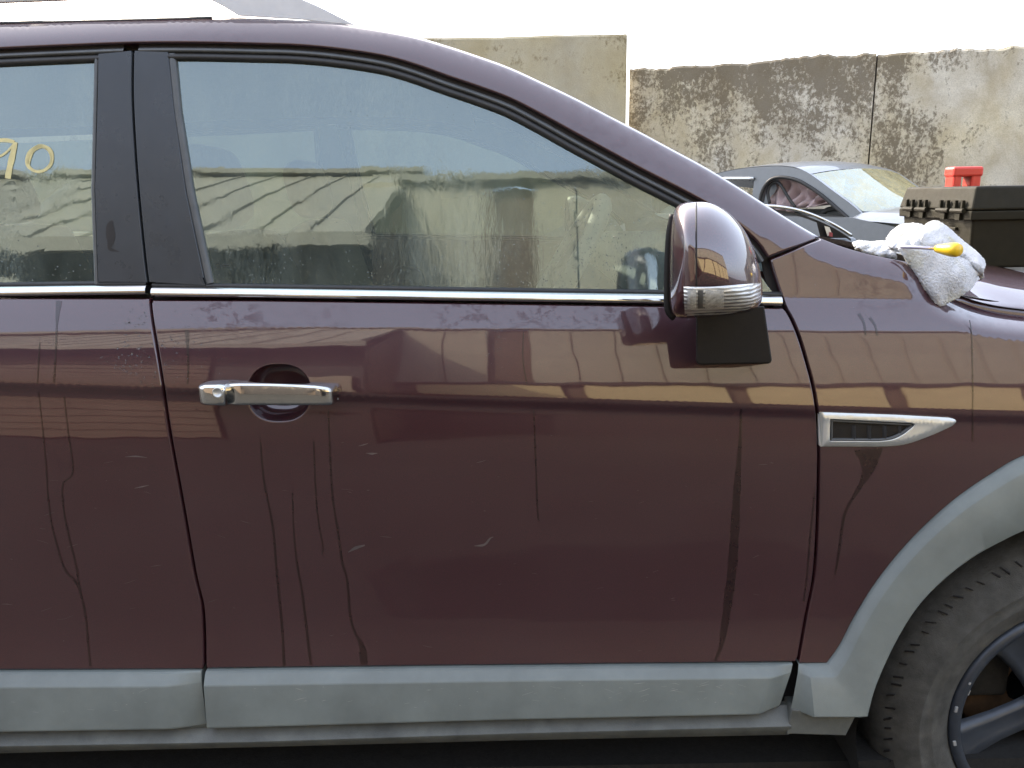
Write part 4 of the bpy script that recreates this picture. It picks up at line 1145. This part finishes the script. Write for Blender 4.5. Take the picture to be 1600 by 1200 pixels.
# side frame: roof rail + A pillar + B pillar, as a plate with window openings
outer = loop(crv([(1040, 301), (1075, 285), (1118, 272), (1150, 265), (1190, 260.5), (1225, 260), (1248, 264), (1266, 272), (1300, 297), (1330, 319), (1346, 333)], 6), lin([(1346, 333), (1331, 347)], 4), lin([(1331, 349), (1300, 352), (1180, 345), (1040, 342)], 8))
frontw = loop(crv([(1330, 345), (1312, 329), (1284, 305), (1262, 290), (1244, 281), (1222, 277), (1206, 280), (1196, 290), (1190, 304), (1187, 320), (1187, 340)], 5), lin([(1188, 343), (1328, 347)], 8))
rearw = loop(lin([(1070, 296), (1100, 286), (1135, 280), (1179, 279)], 6), lin([(1179, 279), (1176, 300), (1175, 338), (1060, 336)], 8))
def plate(name, out, holes, m, parent, inn0, inn1, mapf=S):
    out = np.asarray(out)
    if area2(out) < 0: out = out[::-1]
    pts = [out]; ed = [(i, (i+1) % len(out)) for i in range(len(out))]; n0 = len(out)
    for h in holes:
        pts.append(h); ed += [(n0+i, n0+(i+1) % len(h)) for i in range(len(h))]; n0 += len(h)
    A_ = np.vstack(pts); r = delaunay_2d_cdt([Vector(p) for p in A_], ed, [], 0, 1e-5)
    Q = np.array([v[:] for v in r[0]]); F = np.array([f for f in r[2] if len(f) == 3]); c = Q[F].mean(1); ok = inside(out, c)
    for h in holes: ok &= ~inside(h, c)
    F = F[ok]; a, b, c = Q[F[:, 0]], Q[F[:, 1]], Q[F[:, 2]]
    cr = (b[:, 0]-a[:, 0])*(c[:, 1]-a[:, 1])-(b[:, 1]-a[:, 1])*(c[:, 0]-a[:, 0]); F[cr > 0] = F[cr > 0][:, ::-1]
    n = len(Q); f3 = mapf(Q[:, 0], Q[:, 1], inn0); b3 = mapf(Q[:, 0], Q[:, 1], inn1)
    FF = [tuple(f) for f in F]+[tuple(int(i)+n for i in f[::-1]) for f in F]
    og = {}
    for new, olds in enumerate(r[3]):
        for o in olds: og[o] = new
    for a_, b_ in ed: FF.append((og[a_], og[b_], og[b_]+n, og[a_]+n))
    return mk(name, np.vstack([f3, b3]), FF, m, parent, smooth=False)
sf = plate('side_frame', outer, [frontw, rearw], SED, sed, 0.0, .05)
plate('side_frame', outer, [frontw, rearw], SED, sed, WS-.05, WS)
mb = MB(); q = np.array(frontw); p = Sa(np.vstack([q, q[:1]]), -.004); mb.tube(p, .011, 8, False); mb.build('door_seal', RUBBER, sf, smooth=True)
# hanging seal
mb = MB(); q = crv([(1200, 318), (1197, 300), (1203, 287), (1213, 285), (1221, 295), (1230, 310), (1240, 324)], 4); mb.tube(Sa(q, .02), .010, 8); mb.build('loose_seal', RUBBER, sf, smooth=True)
# white window trim of the rear door
mb = MB(); q = lin([(1070, 294), (1100, 284), (1135, 279), (1179, 279)], 6); mb.tube(Sa(q, -.01), .012, 8); mb.build('window_trim', CHROME, sf, smooth=True)
# curtain airbag
G = []
top = crv([(1195, 283), (1220, 279), (1245, 283), (1268, 294), (1290, 311), (1305, 324)], 5); bot = crv([(1192, 345), (1215, 338), (1240, 326), (1262, 324), (1272, 322), (1280, 320)], 5)
n = 34; tp, bt = rsn(top, n), rsn(bot, n)
for f in np.linspace(0, 1, 12):
    q = tp*(1-f)+bt*f; dd_ = .10+.05*np.sin(f*9+np.arange(n)*.35)*np.cos(np.arange(n)*.5)+.03*np.sin(np.arange(n)*1.3)
    G.append(S(q[:, 0], q[:, 1])+iv*dd_[:, None])
mb = MB(); mb.grid(G); mb.build('curtain_airbag', BAG, sed, smooth=True)
# dark block standing in for interior shade, seat and steering wheel
mb = MB(); c_ = X0+iv*.65-hv*.5; mb.box((c_[0], c_[1], 1.0), (1.2, 1.2, .5), np.column_stack([hv, iv, [0, 0, 1]])); mb.build('cabin_shade_block', SEATD, sed)
mb = MB(); q = crv([(1268, 335), (1280, 328), (1300, 327), (1318, 334), (1328, 346)], 4); mb.tube(Sa(q, .12), .016, 8); mb.build('steering_wheel', SEATD, sed, smooth=True)
# windscreen
we = crv([(1267, 272), (1285, 286), (1304, 300), (1324, 314), (1345, 331)], 5)
G = []
for i, q in enumerate(we):
    p = S(np.array(q[0]), np.array(q[1]), .03); row = []; f = i/(len(we)-1)
    for s in np.linspace(0, 1, 15):
        k = 1-(2*s-1)**2; row.append(p+iv*(WS-.06)*s+hv*(.05+.10*f)*k+np.array([0, 0, .035*(1-f)*k]))
    G.append(row)
WSG = G
mb = MB(); mb.grid(G); mb.build('windscreen', glass_mat('sedan_glass', (.55, .60, .52), False, .28, .42, (.46, .39, .20)), sed, smooth=True)
# dash top behind the glass
b3 = S(np.array(1345.), np.array(331.), 0.0)
G = [[p+iv*s+dz for s in np.linspace(.05, WS-.05, 5)] for p, dz in ((b3-hv*.55, np.array([0, 0, -.06])), (b3+hv*.02, np.array([0, 0, -.04])))]
mb = MB(); mb.grid(G); mb.build('dashboard', simple('sun_faded_dash', (.48, .44, .34), .8), sed)
# hood, cowl, fenders, lower body
h0 = b3+np.array([0, 0, -.025])
G = []
for d_ in np.linspace(-.03, 1.02, 16):
    row = []
    for s in np.linspace(-.10, WS+.10, 17):
        k = 1-((s-WS/2)/(WS/2+.10))**2; p = h0+hv*(d_+.14*k*(1-max(0, d_)))+iv*s
        row.append(p+np.array([0, 0, .075*k**.5-.02-.10*max(0, d_)**2-.03*max(0, d_)]))
    G.append(row)
mb = MB(); mb.grid(G); mb.build('hood', SED, sed, smooth=True)
mb = MB(); row1 = [np.array(p) for p in WSG[-1]]
mb.grid([[p+np.array([0, 0, .006])-hv*.02 for p in row1], [p+hv*.11+np.array([0, 0, -.02]) for p in row1]]); mb.build('cowl', simple('cowl_blue_grey', (.07, .09, .11), .5), sed, smooth=True)
mb = MB(); q = crv([(1377, 352), (1382, 362), (1392, 371), (1396, 374)], 3)
bs = np.array([X0[0], X0[1], 0])
body_pts = [(-2.2, .30), (-2.25, .8), (-1.6, .98), (.42, .97), (1.15, .86), (1.28, .55), (1.2, .25)]
def bp(t, inn): 
    p = b3+hv*(t[0]-.42)+iv*inn; return np.array([p[0], p[1], t[1]*(b3[2]-.03)/.97])
V = [bp(t, -.10) for t in body_pts]+[bp(t, WS+.10) for t in body_pts]; n = len(body_pts)
mb = MB(); mb.add(V, [tuple(range(n)), tuple(range(2*n-1, n-1, -1))]+[(i, n+i, n+(i+1) % n, (i+1) % n) for i in range(n)]); o = mb.build('lower_body', SED, sed)
for tx in (-1.55, .62):
    for inn in (-.02, WS+.02):
        p = b3+hv*(tx-.42+.2)+iv*inn; mb = MB(); R = np.column_stack([hv, iv, [0, 0, 1]])
        k = MB(); k.lathe([(.0, -.10), (.2, -.10), (.205, -.11), (.30, -.11), (.32, -.08), (.32, .08), (.2, .1)], (0, 0, 0), n=36)
        mb.add((np.array(k.V)@R.T)+np.array([p[0], p[1], .32]), k.F); mb.build('wheel', TYRE, sed, smooth=True)
# open front door: chrome-edged window frame standing out from the body
dr_ = empty('open_door', np.array([0, 0, 0])); dr_.parent = sed
def D(u, v, y=2.62): return P(np.asarray(u, float), np.asarray(v, float), y)
q = crv([(1196, 322), (1215, 323), (1245, 328), (1275, 338), (1305, 352), (1331, 368)], 5)
mb = MB(); mb.tube(D(q[:, 0], q[:, 1]), .0075, 8); dfr = mb.build('door_frame_trim', CHROME, sed, smooth=True); bpy.data.objects.remove(dr_)
mb = MB(); a = D(q[:, 0], q[:, 1]+5); b = D(q[:, 0], q[:, 1]+9); a[:, 1] += .01; b[:, 1] += .01; mb.grid([a, b]); mb.build('door_frame', RUBBER, dfr)
mb = MB(); q2 = [(1275, 344), (1300, 356), (1326, 372), (1282, 372)]; V, F = prism(q2, lambda p: D(p[0], p[1], 2.625), lambda p: D(p[0], p[1], 2.65)); mk('mirror_mount', V, F, BLACKPL, dfr, smooth=False)
mb = MB(); V, F = prism([(1288, 353), (1296, 355), (1300, 366), (1293, 369)], lambda p: D(p[0], p[1], 2.60), lambda p: D(p[0], p[1], 2.62)); mk('torn_bracket', V, F, SILVER, dfr, smooth=False)
mb = MB(); V, F = prism([(1296, 362), (1301, 364), (1301, 370), (1295, 369)], lambda p: D(p[0], p[1], 2.595), lambda p: D(p[0], p[1], 2.61)); mk('red_plug', V, F, simple('red_plug', (.25, .04, .04), .5), dfr, smooth=False)
zD = float(D(1300, 372)[2]); xd0 = float(D(1180, 372)[0]); xd1 = float(D(1345, 372)[0])
mb = MB(); mb.box(((xd0+xd1)/2, 2.70, (zD+.35)/2), (xd1-xd0, .10, zD-.35), bev=.02); mb.build('door_panel', SED, dfr, smooth=True)

# ------------------------------------------------------------------ toolbox on the hood
def toolbox():
    YB = .66
    c0_ = P(np.array(1518.), np.array(345.), YB); x0 = c0_[0]; 
    ztop = float(P(np.array(1519.), np.array(291.), YB)[2]); zl = float(P(np.array(1514.), np.array(324.), YB)[2])
    zl2 = float(P(np.array(1512.), np.array(330.), YB)[2])
    Wb, Db = .26, .36
    zb_ = min(hood_z(x0+.1, YB+.03), hood_z(x0+.2, YB+.2)); zb_ = max(hood_z(x0+.13, YB+.1), zb_-.0)
    tb = empty('toolbox', (x0+Wb/2, YB+Db/2, zb_), 'dark plastic toolbox with a red handle, standing on the hood', 'toolbox')
    m = simple('toolbox_plastic', (.019, .0165, .008), .6, 0, .12, 30, .3, 1400, spec=.2)
    def frus(nm, z0, z1, e0, e1, par, bev=.006):
        V = []
        for z, e in ((z0, e0), (z1, e1)): V += [(x0-e, YB-e, z), (x0+Wb+e, YB-e, z), (x0+Wb+e, YB+Db+e, z), (x0-e, YB+Db+e, z)]
        o = mk(nm, V, [(0, 3, 2, 1), (4, 5, 6, 7), (0, 1, 5, 4), (1, 2, 6, 5), (2, 3, 7, 6), (3, 0, 4, 7)], m, par, smooth=False)
        bv = o.modifiers.new('bevel', 'BEVEL'); bv.width = bev; bv.segments = 3; return o
    frus('box_body', zb_+.002, zl2-.018, -.016, -.004, tb); frus('box_rim', zl2-.022, zl2, .004, .005, tb, .003)
    lid = frus('lid', zl2+.0015, ztop, .006, -.006, tb); 
    # hinges on the rear face
    for yy in (.045, .115, .225, .295):
        mb = MB(); mb.tube([(x0-.012, YB+yy-.028, zl2), (x0-.012, YB+yy+.028, zl2)], .006, 8)
        mb.box((x0-.009, YB+yy-.016, zl2+.010), (.008, .007, .030)); mb.box((x0-.009, YB+yy+.016, zl2+.010), (.008, .007, .030)); mb.box((x0-.008, YB+yy, zl2-.012), (.008, .02, .02))
        mb.build('hinge', m, tb)
    for yy in (.11, .27):
        mb = MB(); zt_ = zl2-.045
        mb.box((x0+.006, YB+yy, zt_), (.014, .085, .008), bev=.002); mb.box((x0+.007, YB+yy+.04, zt_-.035), (.014, .008, .075), bev=.002)
        mb.build('moulded_rib', m, tb)
    red = simple('red_handle', (.62, .055, .035), .42, 0, .06, 40)
    hy, hx = YB+.18, x0+Wb/2; mb = MB()
    a_ = P(np.array(1483.), np.array(264.), hy); b_ = P(np.array(1530.), np.array(262.), hy); zc_ = float(a_[2])
    w2 = float(b_[0]-a_[0]); xm = float(a_[0]+b_[0])/2
    mb.box((xm, hy, zc_-.008), (w2, .05, .026), bev=.006)
    mb.box((xm-w2/2+.014, hy, (zc_+ztop)/2-.010), (.022, .044, zc_-ztop+.006), bev=.005); mb.box((xm+w2/2-.016, hy, (zc_+ztop)/2-.010), (.026, .044, zc_-ztop+.006), bev=.005)
    mb.build('handle', red, tb, smooth=False)
    return tb
toolbox()

# ------------------------------------------------------------------ towel over the fender edge, screwdriver on it
def towel_mat():
    m, t, b = mat('terry_towel'); c = coords(t)
    f = noise(t, c, 900, 3, .7); st_ = noise(t, c, 16, 3, .5)
    col = mixc(t, ramp(t, st_, [(.52, g(0)), (.68, g(.7))]), (.86, .88, .90), (.64, .60, .38))
    ln(t, mixc(t, ramp(t, f, [(.3, g(.25)), (.6, g(0))]), col, (.5, .5, .5)), b.inputs['Base Color'])
    b.inputs['Roughness'].default_value = 1; b.inputs['Specular IOR Level'].default_value = .05; b.inputs['Sheen Weight'].default_value = .2
    bump(t, math_(t, 'ADD', f, noise(t, c, 300, 4, .7)), .9, .004, b); return m
TOW = towel_mat()
def cloth(pairs_top, pairs_bot, ytop, ybot, nm, parent, wr=.006, n=60, m=26, ph=0.0, prof=None, hem=True):
    a, b = rsn(crv(pairs_top, 3), n), rsn(crv(pairs_bot, 3), n); G = []
    yt = np.interp(np.linspace(0, 1, n), np.linspace(0, 1, len(ytop)), ytop); yb2 = np.interp(np.linspace(0, 1, n), np.linspace(0, 1, len(ybot)), ybot)
    i = np.arange(n)/(n-1)
    for f in np.linspace(0, 1, m):
        q = a*(1-f)+b*f
        y = yt*(1-f)+yb2*f - (prof(f, i) if prof else 0)
        y = y - wr*np.sin(i*9+f*4+ph)*np.cos(i*4-f*6+ph*2)-wr*.5*np.sin(i*23+f*11+ph)
        G.append(P(q[:, 0], q[:, 1], y))
    mb = MB(); mb.grid(G); o = mb.build(nm, TOW, parent, smooth=True)
    sol = o.modifiers.new('thick', 'SOLIDIFY'); sol.thickness = .006; sol.offset = 0
    ss = o.modifiers.new('sub', 'SUBSURF'); ss.levels = 1; ss.render_levels = 2
    dt = bpy.data.textures.new('terry', 'CLOUDS'); dt.noise_scale = .0032; dm = o.modifiers.new('disp', 'DISPLACE'); dm.texture = dt; dm.strength = .0034; dm.texture_coords = 'LOCAL'
    return o
ys = float(surf(np.array(1450.), np.array(425.), 0, fender_roll)[1])
tp_ = P(np.array(1470.), np.array(440.), ys)
tw = empty('towel', (tp_[0], tp_[1], tp_[2]-.04), 'crumpled white terry towel with yellowish stains draped over the fender edge', 'towel')
# flap that hangs over the paint
yf = ys-.012
cloth([(1402, 388), (1425, 388), (1450, 390), (1480, 396), (1510, 408), (1527, 424)], [(1459, 468), (1463, 475), (1472, 478), (1488, 470), (1510, 457), (1529, 436)], [yf+.02, yf+.015, yf+.02, yf+.03, yf+.04, yf+.05], [yf-.012, yf-.015, yf-.012, yf-.005, yf+.005, yf+.03], 'hanging_flap', tw, .004, 60, 30, .3, lambda f, i: .018*np.sin(math.pi*f)*np.sin(math.pi*i))
# folded back layer
cloth([(1446, 353), (1455, 347), (1466, 347), (1480, 356), (1500, 374), (1520, 390), (1534, 404), (1538, 414)], [(1436, 378), (1445, 388), (1460, 393), (1480, 399), (1505, 411), (1520, 424), (1530, 436), (1536, 432)], [ys+.14]*4+[ys+.10, ys+.06, ys+.045], [ys+.045, ys+.045, ys+.05, ys+.055, ys+.05, ys+.045], 'folded_layer', tw, .003, 60, 24, 1.2, lambda f, i: .03*np.sin(math.pi*f))
cloth([(1386, 374), (1394, 362), (1406, 353), (1420, 350), (1436, 351), (1448, 356)], [(1388, 386), (1402, 389), (1416, 389), (1428, 388), (1440, 389), (1452, 391)], [ys+.12, ys+.15, ys+.16, ys+.16, ys+.15, ys+.13], [ys+.05, ys+.035, ys+.03, ys+.03, ys+.035, ys+.04], 'rolled_fold', tw, .006, 50, 20, 2.1, lambda f, i: .022*np.sin(math.pi*f))
cloth([(1332, 381), (1342, 377), (1358, 379), (1372, 378), (1384, 377), (1392, 381)], [(1338, 388), (1350, 394), (1364, 398), (1378, 402), (1392, 404), (1402, 404)], [ys+.10]*6, [ys+.045]*6, 'crumpled_tail', tw, .006, 40, 14, 3.3, lambda f, i: .02*np.sin(math.pi*f))
yh = yf-.022
pa, pb_ = P(np.array(1463.), np.array(388.5), yh+.01), P(np.array(1499.), np.array(391.), yh-.03)
sdv = empty('screwdriver', (pa+pb_)/2, 'screwdriver with a yellow handle lying on the towel', 'screwdriver')
ls = np.linspace(0, 1, 9); mb = MB()
mb.tube([pa*(1-s)+pb_*s for s in ls], [.006, .0075, .0085, .0095, .0105, .0115, .0120, .0118, .0095], 14); mb.build('handle', simple('yellow_plastic', (.80, .52, .02), .35, 0, .05), sdv, smooth=True)
pc = P(np.array(1408.), np.array(385.5), yh+.03); mb = MB(); mb.tube([pa, pc], [.003, .003], 8); mb.build('shaft', simple('pale_steel', (.55, .52, .62), .3, .6), sdv, smooth=True)
